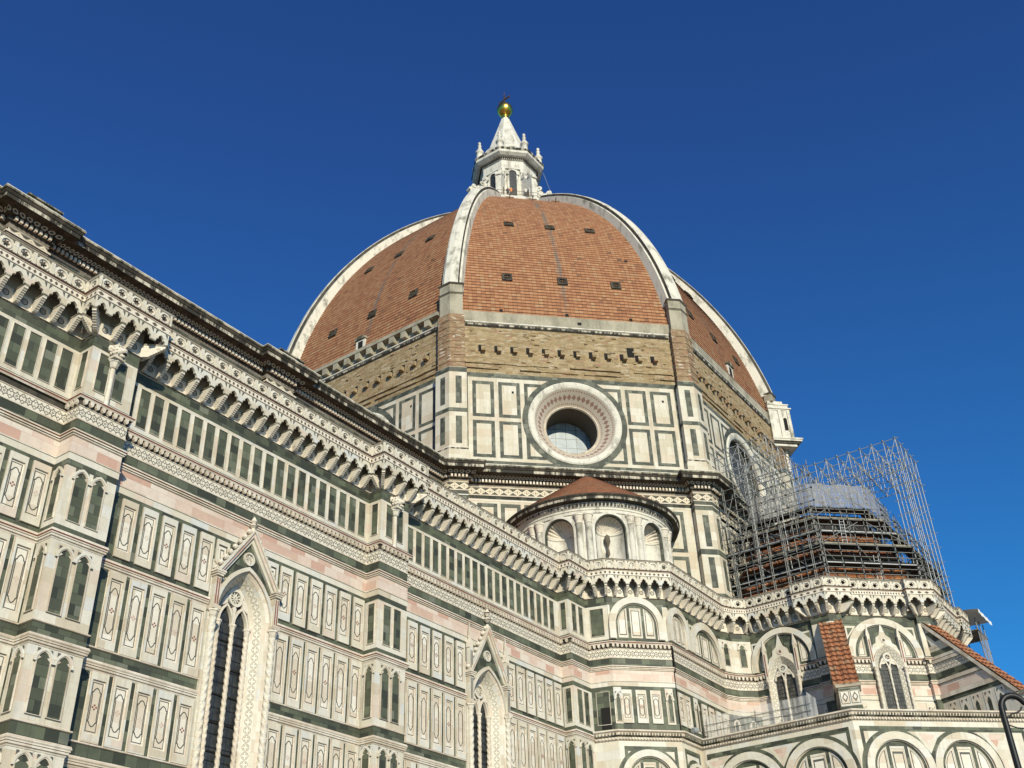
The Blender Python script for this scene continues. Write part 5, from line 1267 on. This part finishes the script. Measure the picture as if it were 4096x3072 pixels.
# ---- flying buttresses with tiled backs
def flying(o, deg):
    d = (cos(radians(deg)), sin(radians(deg))); mb = MB(); R1, ZT, ZE, PW = 6.7, 31.75, 24.35, .70
    def um(z): return min(8.0 if z < ZE else 99, (ZT - z) / (ZT - ZE) * R1) if z > ZE else 8.05
    for sg in (-1, 1):
        f = F((o[0] - d[1] * PW * -sg, o[1] + d[0] * PW * -sg), d); s_ = 1 if f.n[0] * (-d[1] * -sg) + f.n[1] * (d[0] * -sg) > 0 else -1
        poly(mb, f, [(-.8, 22), (8.05, 22), (8.05, ZE), (R1, ZE), (-.8, ZT + .8)], 0, 'white')
        for z0, z1, m in ((22.4, 22.9, 'green'), (25.3, 25.62, 'green'), (25.95, 26.76, 'pink'), (27.08, 27.65, 'green'), (27.73, 28.33, 'star'), (28.9, 29.3, 'green'), (30.0, 30.9, 'green')):
            poly(mb, f, [(-.8, z0), (um(z0), z0), (um(z1), z1), (-.8, z1)], s_ * .015, m)
        for z0, z1 in ((25.62, 25.95), (26.78, 27.06), (28.36, 28.6), (28.65, 28.88)):
            a, b = um(z0) - .05, um(z1) - .05
            for q, t_ in ((s_ * .13, 'mould'),): poly(mb, f, [(-.8, z0), (a, z0), (b, z1), (-.8, z1)], q, t_)
            mb.face([f.P(-.8, z0, 0), f.P(a, z0, 0), f.P(a, z0, s_ * .13), f.P(-.8, z0, s_ * .13)], 'lip'); mb.face([f.P(-.8, z1, 0), f.P(b, z1, 0), f.P(b, z1, s_ * .13), f.P(-.8, z1, s_ * .13)], 'mould')
            mb.face([f.P(a, z0, 0), f.P(b, z1, 0), f.P(b, z1, s_ * .13), f.P(a, z0, s_ * .13)], 'mould')
        for k in range(6):
            u = .6 + k * 1.05
            if um(25.2) > u + .7:
                poly(mb, f, rect(u, u + .78, 22.95, 25.25), s_ * .02, 'cream'); poly(mb, f, arched(u + .39, 23.1, 24.35, .16, .4, 5), s_ * .03, 'green')
                poly(mb, f, [(u + .12, 25.1), (u + .3, 25.1), (u + .16, 24.85)], s_ * .03, 'dark'); poly(mb, f, [(u + .66, 25.1), (u + .48, 25.1), (u + .62, 24.85)], s_ * .03, 'dark')
        poly(mb, f, [(-.2, 29.55), (um(29.55) - .8, 29.55), (-.2, 31.2)], s_ * .022, 'white'); poly(mb, f, [(.0, 29.75), (um(29.55) - 1.6, 29.75), (.0, 30.8)], s_ * .03, 'dark')
    e = F((o[0] + d[0] * 8.05 + d[1] * -PW * -1, o[1] + d[1] * 8.05 + d[0] * -PW), (-d[1], d[0]))
    e = F((o[0] + d[0] * 8.05 + d[1] * PW, o[1] + d[1] * 8.05 - d[0] * PW), (-d[1], d[0]))
    poly(mb, e, rect(0, 2 * PW, 22, ZE), 0, 'white')
    for u in (.06, .74):
        poly(mb, e, rect(u, u + .6, 23.05, 23.95), .012, 'dark'); poly(mb, e, rect(u + .04, u + .56, 23.09, 23.91), .02, 'cream'); D_ = [(u + .3, 23.16), (u + .5, 23.5), (u + .3, 23.84), (u + .1, 23.5)]; poly(mb, e, D_, .028, 'dark'); poly(mb, e, [(u + .3 + (x - u - .3) * .62, 23.5 + (z - 23.5) * .62) for x, z in D_], .036, 'cream')
    poly(mb, e, rect(0, 2 * PW, 22.45, 22.9), .012, 'green'); poly(mb, e, rect(0, 2 * PW, 23.98, 24.12), .012, 'green')
    pt = [(o[0] + d[0] * u - d[1] * v, o[1] + d[1] * u + d[0] * v) for u, v in ((6.55, -PW), (8.05, -PW), (8.05, PW), (6.55, PW))]
    sweep(mb, pt, [(0, 24.15, 'mould'), (.12, 24.2, 'mould'), (.2, 24.35, 'lip'), (.2, 24.42, 'lip'), (0, 24.42, None)], True); mb.face([(*q, 24.41) for q in offs(pt, .2, True)], 'lip')
    sweep(mb, pt, [(.0, 22.0, 'mould'), (.14, 22.0, 'mould'), (.12, 22.5, 'mould'), (0, 22.55, None)], True)
    bo = mb.build('flying_buttress', CATH)
    tb = MB(); rows = []; N = 15; NW = 32; hw = PW + .2; sl = Vector((d[0] * R1, d[1] * R1, ZE - ZT)); L = sl.length; sl.normalize(); nn = Vector((-d[0] * sl.z, -d[1] * sl.z, hypot(sl.x, sl.y))); nn = nn if nn.z > 0 else -nn; x = Vector((-d[1], d[0], 0)); O = Vector((o[0], o[1], ZT))
    for i in range(N):
        for q, hgt in ((0, .10), (1.04, .17)):
            rows.append([tuple(O + sl * min(L + .2, (i + q) * (L + .12) / N) + x * (hw * (2 * j / NW - 1)) + nn * (hgt + .085 * abs(cos(pi * j / 8 + .0)) ** 1 + .02 * sin(i * 7 + j // 8 * 3))) for j in range(NW + 1)])
    tb.grid(rows, 'rooftile', False, False, lambda a, b: (b * .05 + (b // 8) * .15, (a // 2) * .42 + .2 * (a % 2)))
    for sg in (-1, 1):
        A = O + x * (hw * sg); B = A + sl * (L + .1)
        tb.face([tuple(A + nn * .14), tuple(B + nn * .14), tuple(B - nn * .12), tuple(A - nn * .12)], 'mould'); tb.face([tuple(A - nn * .12), tuple(B - nn * .12), tuple(B - nn * .12 - x * .4 * sg), tuple(A - nn * .12 - x * .4 * sg)], 'lip')
    tb.build('tiled_back', bo)
flying((-10.45, -36.15), 200.2); flying((-4.5, -42.05), 247.5); flying((4.5, -42.05), 292.5)

# ---- roof of the tribune under repair
TC = (0, -32.4)
tr = MB(); prof = [(9.1, 34.3), (9.0, 35.9), (8.85, 36.5), (8.7, 37.1), (8.3, 38.2), (8.0, 38.8), (7.6, 39.6), (7.0, 40.4), (6.6, 41.0), (6.2, 41.9), (5.9, 42.7), (5.6, 43.5), (2.5, 43.7), (.3, 43.8)]
mats = ['newtile', 'newtile', 'newtile', 'void', 'newtile', 'newtile', 'void', 'newtile', 'newtile', 'void', 'newtile', 'void', 'void']
for (a, z0), (b, z1), m in zip(prof, prof[1:], mats):
    for k in range(8):
        f, g_ = oct_frame(45 * k, a, TC), oct_frame(45 * k, b, TC); ha, hb = a * tan(pi / 8), b * tan(pi / 8)
        nrow = 3 if m == 'newtile' else 1
        for j in range(nrow):
            q0, q1 = j / nrow, (j + 1) / nrow; L = lambda q: (ha + (hb - ha) * q)
            def pp(u, q, out): r = a + (b - a) * q + out; n = f.n; return (TC[0] + n[0] * r + f.t[0] * u, TC[1] + n[1] * r + f.t[1] * u, z0 + (z1 - z0) * q)
            tr.face([pp(-L(q0), q0, .06), pp(L(q0), q0, .06), pp(L(q1), q1, 0), pp(-L(q1), q1, 0)], m, [(-L(q0), z0 + j * .5), (L(q0), z0 + j * .5), (L(q1), z0 + j * .5 + .49), (-L(q1), z0 + j * .5 + .49)])
tr.build('tribune_roof', CATH)

# ================================================================ scaffolding round the tribune roof
SCAF = tag(empty('scaffolding'), 'tiered steel tube scaffolding with plank decks and grey netting hugging the small red half dome', 'scaffolding')
npole = [0, 0, 0]; restp = [MB(), MB(), MB()]
def pole(a, b, kind, mat='steel2', r=.034):
    names = ('upright_tube', 'ledger_tube', 'brace_tube'); lim = (100, 100, 100)
    if npole[kind] < lim[kind]:
        m_ = MB(); tube(m_, a, b, r, mat, 5); m_.build(names[kind], SCAF); npole[kind] += 1
    else: tube(restp[kind], a, b, r, mat, 5)
TIERS = [(35.55, 9.95), (37.05, 10.0), (38.75, 9.9), (40.45, 8.9), (42.1, 7.9), (43.7, 6.7)]
SF = (225, 180, 270, 315)
for ti, (z, ap) in enumerate(TIERS):
    for fd in SF:
        f = oct_frame(fd, ap, TC); h = ap * tan(pi / 8); lo, hi = -h, h
        if fd == 180: lo = -min(ap * tan(pi / 8) + 1.2, 5.0)
        dk = MB(); inner = oct_frame(fd, ap - .9, TC); hi_ = (ap - .9) * tan(pi / 8)
        lo2 = lo if fd == 180 else -hi_
        for dz, m in ((0, 'deck'), (-.06, 'void')): dk.face([f.P(lo, z + dz), f.P(hi, z + dz), inner.P(hi_, z + dz), inner.P(lo2, z + dz)], m)  # undersides coloured near black, painting in the shade below the decks
        dk.face([f.P(lo, z - .06), f.P(hi, z - .06), f.P(hi, z), f.P(lo, z)], 'aluminium' if ti in (1, 3) else 'void')
        box(dk, f, lo, hi, z, z + .14, -.06, -.03, 'void' if ti % 2 else 'deck', True)
        if ti in (0, 2): dk.face([inner.P(lo2, z - .1), inner.P(hi_, z - .1), inner.P(hi_, z + .55, -.3), inner.P(lo2, z + .55, -.3)], 'void')
        dk.build('deck', SCAF)
        zb, zt = (34.0 if ti == 0 else z - 1.75), (z + 1.3 if ti < 5 else z + 2.7)
        n = max(2, round((hi - lo) / 1.55))
        for k in range(n + 1):
            u = lo + (hi - lo) * k / n
            pole(f.P(u, zb, .06), f.P(u + random.uniform(-.05, .05), zt + random.uniform(-.1, .35), .06), 0)
            if k % 2 == 0: pole(f.P(u * .94, zb, -1.05), f.P(u * .94, zt - .1, -1.05), 0)
            if fd in (225, 180): pole(f.P(u, z - .12, .3), f.P(u, z - .12, -1.4), 1)
        for dz in (.5, 1.02) + ((1.6, 2.2) if ti == 5 else ()): pole(f.P(lo - .35, z + dz, .1), f.P(hi + .35, z + dz, .1), 1)
        pole(f.P(lo - .3, z - .12, .1), f.P(hi + .3, z - .12, .1), 1)
        for k in range(0, n - 1, 2):
            u0, u1 = lo + (hi - lo) * k / n, lo + (hi - lo) * (k + 1) / n
            pole(f.P(u0, z - .1, .02), f.P(u1, z - 1.5, -.75), 2); 
        if ti in (2, 4, 5) : pole(f.P(lo + .3, z + .1, .12), f.P(lo + (hi - lo) * .45, z + 2.0, .12), 2); pole(f.P(lo + (hi - lo) * .55, z + 2.0, .12), f.P(hi - .3, z + .1, .12), 2)
# tall uprights of the outer line, west side, up towards the drum
fw = oct_frame(180, 10.6, TC)
for k in range(9):
    u = -4.6 + k * 1.15
    pole(fw.P(u, 34.2, .2), fw.P(u, 46.3 + random.uniform(-.5, .8), .2), 0); 
    if k % 2: pole(fw.P(u + .14, 34.2, .2), fw.P(u + .14, 45.8, .2), 0)
for z in (36.3, 38.0, 39.4, 41.0, 42.2, 43.4, 44.6, 45.6): pole(fw.P(-5, z, .25), fw.P(4.7, z + .02, .25), 1)
for k in range(4): pole(fw.P(-4.5 + k * 2.2, 40, .28), fw.P(-2.4 + k * 2.2, 45, .28), 2)
for k in range(3):
    if restp[k].f: tag(restp[k].build(('upright_tubes', 'ledger_tubes', 'brace_tubes')[k], SCAF), kind='stuff')
cp = MB()
for z in (36.3, 38.0, 39.4, 41.0, 42.2, 43.4, 44.6):
    for k in range(9): box(cp, fw, -4.6 + k * 1.15 - .05, -4.6 + k * 1.15 + .05, z - .06, z + .06, .14, .32, 'void', True)
for ti, (z, ap) in enumerate(TIERS):
    f = oct_frame(225, ap, TC); h = ap * tan(pi / 8); n = max(2, round(2 * h / 1.55))
    for k in range(n + 1):
        for dz in (.5, 1.02): u = -h + 2 * h * k / n; box(cp, f, u - .06, u + .06, z + dz - .07, z + dz + .07, .0, .17, 'void', True)
tag(cp.build('tube_couplers', SCAF), kind='stuff')
for x_, z0 in ((.8, 35.6), (-1.6, 38.8)):                 # ladders between the decks
    f = oct_frame(225, 9.6, TC); ld = MB()
    for q in (-.2, .2): tube(ld, f.P(x_ + q, z0, -.2), f.P(x_ + q + .3, z0 + 2.6, -.55), .03, 'aluminium', 5)
    for k in range(8): zz = .3 + k * .3; tube(ld, f.P(x_ - .2 + .3 * zz / 2.6, z0 + zz, -.2 - .35 * zz / 2.6), f.P(x_ + .2 + .3 * zz / 2.6, z0 + zz, -.2 - .35 * zz / 2.6), .02, 'aluminium', 4)
    ld.build('ladder', SCAF)
nt_ = MB()
for fd in SF:
    f = oct_frame(fd, 6.95, TC); h = 6.95 * tan(pi / 8); N = 14
    for i in range(N):
        a, b = -h + 2 * h * i / N, -h + 2 * h * (i + 1) / N; w = lambda q: .06 * sin(q * 3.1) + .04 * sin(q * 7)
        nt_.face([f.P(a, 43.75, w(a)), f.P(b, 43.75, w(b)), f.P(b, 45.95 + .1 * sin(b * 3), w(b + 1)), f.P(a, 45.95 + .1 * sin(a * 3), w(a + 1))], 'net')
nt_.build('netting', SCAF)

# ---- lattice of the temporary roof above it
TRUS = tag(empty('roof_truss'), 'bare lattice of steel tubes standing high above the tiered scaffolding against the blue sky', 'scaffolding')
cnt = [0, 0, 0]; rst = [MB(), MB(), MB()]
def tb_(a, b, kind, r=.045):
    r *= .85
    if cnt[kind] < 100: m_ = MB(); tube(m_, a, b, r, 'steel', 5); m_.build(('chord_tube', 'strut_tube', 'diagonal_tube')[kind], TRUS); cnt[kind] += 1
    else: tube(rst[kind], a, b, r, 'steel', 5)
def lattice(x0, x1, y0, y1, z0, z1, nx, ny, j=.0):
    xs = [x0 + (x1 - x0) * i / nx for i in range(nx + 1)]; ys = [y0 + (y1 - y0) * i / ny for i in range(ny + 1)]; e = .35
    for z in (z1, z0):
        for x in xs: tb_((x, y0 - e, z), (x, y1 + e, z), 0)
        for y in ys: tb_((x0 - e, y, z + .05), (x1 + e, y, z + .05), 0, .055)
    for i, x in enumerate(xs):
        for k, y in enumerate(ys):
            tb_((x, y, z0 - .1), (x, y, z1 + .2), 1, .035)
            if k < ny: tb_((x, y, z0 if (i + k) % 2 else z1), (x, ys[k + 1], z1 if (i + k) % 2 else z0), 2, .032)
            if i < nx and k % 2 == 0: tb_((x, y, z0 if (i + k) % 2 else z1), (xs[i + 1], y, z1 if (i + k) % 2 else z0), 2, .032)
lattice(-2.2, 3.6, -42.8, -34.0, 47.5, 50.0, 4, 8)
lattice(-10.2, 2.4, -33.6, -28.2, 47.8, 50.0, 9, 4)
for x in (-2.2, -.75, .7, 2.15, 3.6):
    for y in (-42.8, -41.7): tb_((x, y, 34.5), (x, y, 48.4), 1, .04)
for z in [35.5 + 1.42 * k for k in range(9)]:
    for y in (-42.8, -41.7): tb_((-2.5, y, z), (3.9, y, z), 0, .036)
    for x in (-2.2, .7, 3.6): tb_((x, -43.1, z), (x, -41.4, z), 0, .032)
for k in range(4): tb_((-2.2, -42.85, 36 + 3 * k), (3.6, -42.85, 39 + 3 * k), 2, .034)
for x in (-9.5, -5, 2):
    for y in (-33.6, -31.0): tb_((x, y, 36), (x, y, 48.4), 1, .045)
for z in (45.0, 46.4):
    for y in (-33.6, -31.0): tb_((-9.9, y, z), (-4.6, y, z), 0, .036)
cp = MB()
for x0_, x1_, y0_, y1_, nx_, ny_ in ((-2.2, 3.6, -42.8, -34.0, 4, 8), (-10.2, 2.4, -33.6, -28.2, 9, 4)):
    for i in range(nx_ + 1):
        for k in range(ny_ + 1):
            for z in (48.3, 50.0): box(cp, F((x0_ + (x1_ - x0_) * i / nx_, y0_ + (y1_ - y0_) * k / ny_), (1, 0)), -.05, .05, z - .06, z + .06, -.05, .05, 'steel2', True)
tag(cp.build('tube_couplers', TRUS), kind='stuff')
for k in range(3):
    if rst[k].f: tag(rst[k].build(('chord_tubes', 'strut_tubes', 'diagonal_tubes')[k], TRUS), kind='stuff')

# ---- small scaffold with a sheeted top at the far corner of the tribune
TW = tag(empty('scaffold_tower'), 'small scaffold tower with a white tarpaulin roof at the far end of the balustrade', 'scaffolding')
XT, YT = 6.6, -43.6
for i, x in enumerate((XT, XT + 1.3, XT + 2.6)):
    for y in (YT, YT + 1.6): m_ = MB(); tube(m_, (x, y, 26.5), (x, y, 35.3), .05, 'steel2', 5); m_.build('upright_tube', TW)
for z in (27.2, 28.4, 29.8, 31.3, 32.8, 34.2):
    for y in (YT, YT + 1.6): m_ = MB(); tube(m_, (XT - .6, y, z), (XT + 3.2, y, z), .045, 'steel2', 5); m_.build('ledger_tube', TW)
for z in (28.3, 31.2, 34.1): m_ = MB(); box(m_, F((0, YT), (1, 0)), XT - .4, XT + 3.0, z - .07, z, -1.7, .1, 'deck', True); m_.build('deck', TW)
m_ = MB(); m_.grid([[(XT - 1.2 + 4.4 * i / 10, YT - .7 + 3 * j / 5, 35.55 + .07 * sin(i * 2.1 + j) + .06 * j) for i in range(11)] for j in range(6)], 'sheet', False, True)
m_.grid([[(XT - 1.2 + 4.4 * i / 10, YT - .7, 35.55 + .07 * sin(i * 2.1) - .35 * j) for i in range(11)] for j in range(2)], 'sheet'); m_.build('tarpaulin', TW)
m_ = MB(); m_.face([(XT + .1, YT - .06, 29), (XT + 2.5, YT - .06, 29), (XT + 2.5, YT - .06, 34), (XT + .1, YT - .06, 34)], 'net'); m_.build('netting', TW)

# ---- guard rail with plastic sheet on the chapel roof
GR = tag(empty('guard_rail', (-18.6, -32, 22.4)), 'low tube guard rail hung with clear plastic sheet on the cornice below the gothic window', 'railing')
GR.location = (0, 0, 0)
gx = -18.72
for k in range(5): m_ = MB(); y = -28.2 - k * 1.95; tube(m_, (gx, y, 22.35), (gx, y, 23.75), .03, 'steel2', 6); m_.build('post', GR)
for z in (22.95, 23.42): m_ = MB(); tube(m_, (gx - .03, -28.0, z), (gx - .03, -36.3, z), .025, 'steel2', 6); m_.build('rail', GR)
m_ = MB(); m_.grid([[(gx + .05 + .03 * sin(i * 1.3), -28.0 - 8.1 * i / 24, z) for i in range(25)] for z in (22.4, 23.0, 24.05)], 'plastic', False, True)
m_.grid([[(gx + .05 + .25 * q, -36.1 - .5 * q, 22.4 + h * (1.9 - .5 * q)) for q in (0, .3, .6, .8, 1)] for h in (0, .5, 1)], 'plastic', False, True); m_.build('plastic_sheet', GR)

# ---- floodlight on the cornice
FLT = tag(empty('floodlight', (-20.4, -27.95, 22.42)), 'small grey floodlight standing on the marble cornice beside the plastic sheet', 'floodlight')
def at(mb, name, par): o = mb.build(name, par); return o
m_ = MB(); tube(m_, (-.22, 0, .30), (.22, -.08, .38), .19, 'steel', 10, .24, True); at(m_, 'housing', FLT)
m_ = MB(); tube(m_, (-.15, 0, 0), (-.15, 0, .3), .025, 'steel2'); tube(m_, (.15, 0, 0), (.15, 0, .3), .025, 'steel2'); tube(m_, (-.2, 0, .01), (.2, 0, .01), .03, 'steel2'); at(m_, 'bracket', FLT)

# ---- street lamp close to the camera
LX, LY = -79.27, -60.05
LAMP = tag(empty('street_lamp', (LX, LY, 0)), 'black iron street lamp post with a curled crook arm in front of the cathedral', 'street lamp')
rx, ry = .58, -.813
def lp(u, z): return (rx * u, ry * u, z)
def polytube(mb, pts, r, m, n=10):
    for p, q in zip(pts, pts[1:]): tube(mb, p, q, r, m, n)
    for p in pts[1:-1]: lathe(mb, (p[0], p[1]), [(0.001, p[2] - r)] + [(r * cos(radians(x)), p[2] + r * sin(radians(x))) for x in range(-70, 71, 28)] + [(0.001, p[2] + r)], m, n)
m_ = MB(); lathe(m_, (0, 0), [(.16, 0), (.16, .25), (.10, .35), (.09, .9), (.12, .95), (.075, 1.05), (.05, 3), (.038, 4.2), (.035, 5.0)], 'paint', 14); m_.build('post', LAMP)
m_ = MB(); polytube(m_, [lp(0, 4.95)] + [lp(.145 - .145 * cos(radians(a)), 5.03 + .15 * sin(radians(a))) for a in range(0, 151, 15)] + [lp(.36, 5.03), lp(.48, 4.97), lp(.56, 4.96)], .035, 'paint'); m_.build('crook_arm', LAMP)
m_ = MB(); pts = [lp(.04, 4.93), lp(.10, 4.975), lp(.16, 4.985), lp(.21, 5.01), lp(.235, 5.05)]
for p, q in zip(pts, pts[1:]): tube(m_, p, q, .010, 'paint', 6)
m_.build('scroll', LAMP)
m_ = MB(); lathe(m_, lp(.6, 0)[:2], [(.02, 5.0), (.05, 4.95), (.12, 4.9), (.24, 4.72), (.26, 4.66), (.22, 4.64), (.16, 4.5), (.1, 4.42), (.0, 4.41)], 'paint', 14); m_.build('lamp_head', LAMP)
m_ = MB(); pts = [lp(.03, 4.85), lp(.12, 4.815), lp(.25, 4.80), lp(.45, 4.82), lp(.8, 4.88)]
for p, q in zip(pts, pts[1:]): tube(m_, p, q, .008, 'paint', 5)
m_.build('power_cable', LAMP)

# ---- visitors on the lantern terrace
def person(lat, dep, shirt, trousers, label, arm):
    nt2 = NT('visitor_clothes'); co = nt2.n('ShaderNodeTexCoord'); sp = nt2.n('ShaderNodeSeparateXYZ'); nt2.link(co.outputs['Object'], sp.inputs[0])
    c = nt2.ramp(nt2.M('DIVIDE', sp.outputs[2], 2.0), [(0, trousers), (.45, shirt), (.735, (.55, .36, .26)), (.82, (.05, .035, .025))], True)
    mat = nt2.out(c, .8)
    x, y = -.83 * dep + .56 * lat, -.56 * dep - .83 * lat
    J = {'pelvis': (0, 0, .95, .15), 'chest': (0, .02, 1.32, .17), 'neck': (0, .0, 1.50, .06), 'head': (0, -.03, 1.62, .10), 'crown': (0, -.02, 1.74, .085),
         'hl': (.1, 0, .88, .11), 'kl': (.11, -.03, .48, .07), 'al': (.11, .02, .08, .045), 'tl': (.12, -.14, .04, .04), 'hr': (-.1, 0, .88, .11), 'kr': (-.11, -.02, .48, .07), 'ar': (-.11, .03, .08, .045), 'tr': (-.12, -.13, .04, .04),
         'sl': (.2, .02, 1.40, .065), 'el': (.27, .02 - arm * .1, 1.12, .048), 'wl': (.22, -.15 - arm * .15, 1.02 + arm * .1, .035), 'gl': (.2, -.23 - arm * .15, 1.03 + arm * .1, .04), 'sr': (-.2, .02, 1.40, .065), 'er': (-.27, .0, 1.12, .048), 'wr': (-.22, -.18, 1.02, .035), 'gr': (-.2, -.26, 1.03, .04)}
    E2 = ['pelvis-chest', 'chest-neck', 'neck-head', 'head-crown', 'pelvis-hl', 'hl-kl', 'kl-al', 'al-tl', 'pelvis-hr', 'hr-kr', 'kr-ar', 'ar-tr', 'chest-sl', 'sl-el', 'el-wl', 'wl-gl', 'chest-sr', 'sr-er', 'er-wr', 'wr-gr']
    K = list(J); me = bpy.data.meshes.new('person'); me.from_pydata([J[k][:3] for k in K], [tuple(K.index(q) for q in e.split('-')) for e in E2], [])
    o = bpy.data.objects.new('person', me); COL.objects.link(o); o.location = (x, y, 99.62); o.rotation_euler = (0, 0, atan2(-.56, -.83) + pi / 2)
    me.materials.append(mat); md = o.modifiers.new('skin', 'SKIN')
    for i, k in enumerate(K): me.skin_vertices[0].data[i].radius = (J[k][3], J[k][3] * (.75 if k in ('chest', 'pelvis') else 1))
    me.skin_vertices[0].data[0].use_root = True
    s = o.modifiers.new('smooth', 'SUBSURF'); s.levels = 1; s.render_levels = 1; md.use_smooth_shade = True
    tag(o, label, 'person')
person(-.05, 6.5, (.06, .065, .075), (.05, .05, .06), 'person in dark grey clothes leaning on the lantern terrace rail by the dark window', 0)
person(.36, 6.5, (.62, .22, .06), (.10, .09, .09), 'person in an orange top on the lantern terrace beside the dark grey one', .6)
person(2.3, 6.3, (.60, .55, .50), (.12, .11, .11), 'person in a pale top on the lantern terrace near the small arched opening', .3)
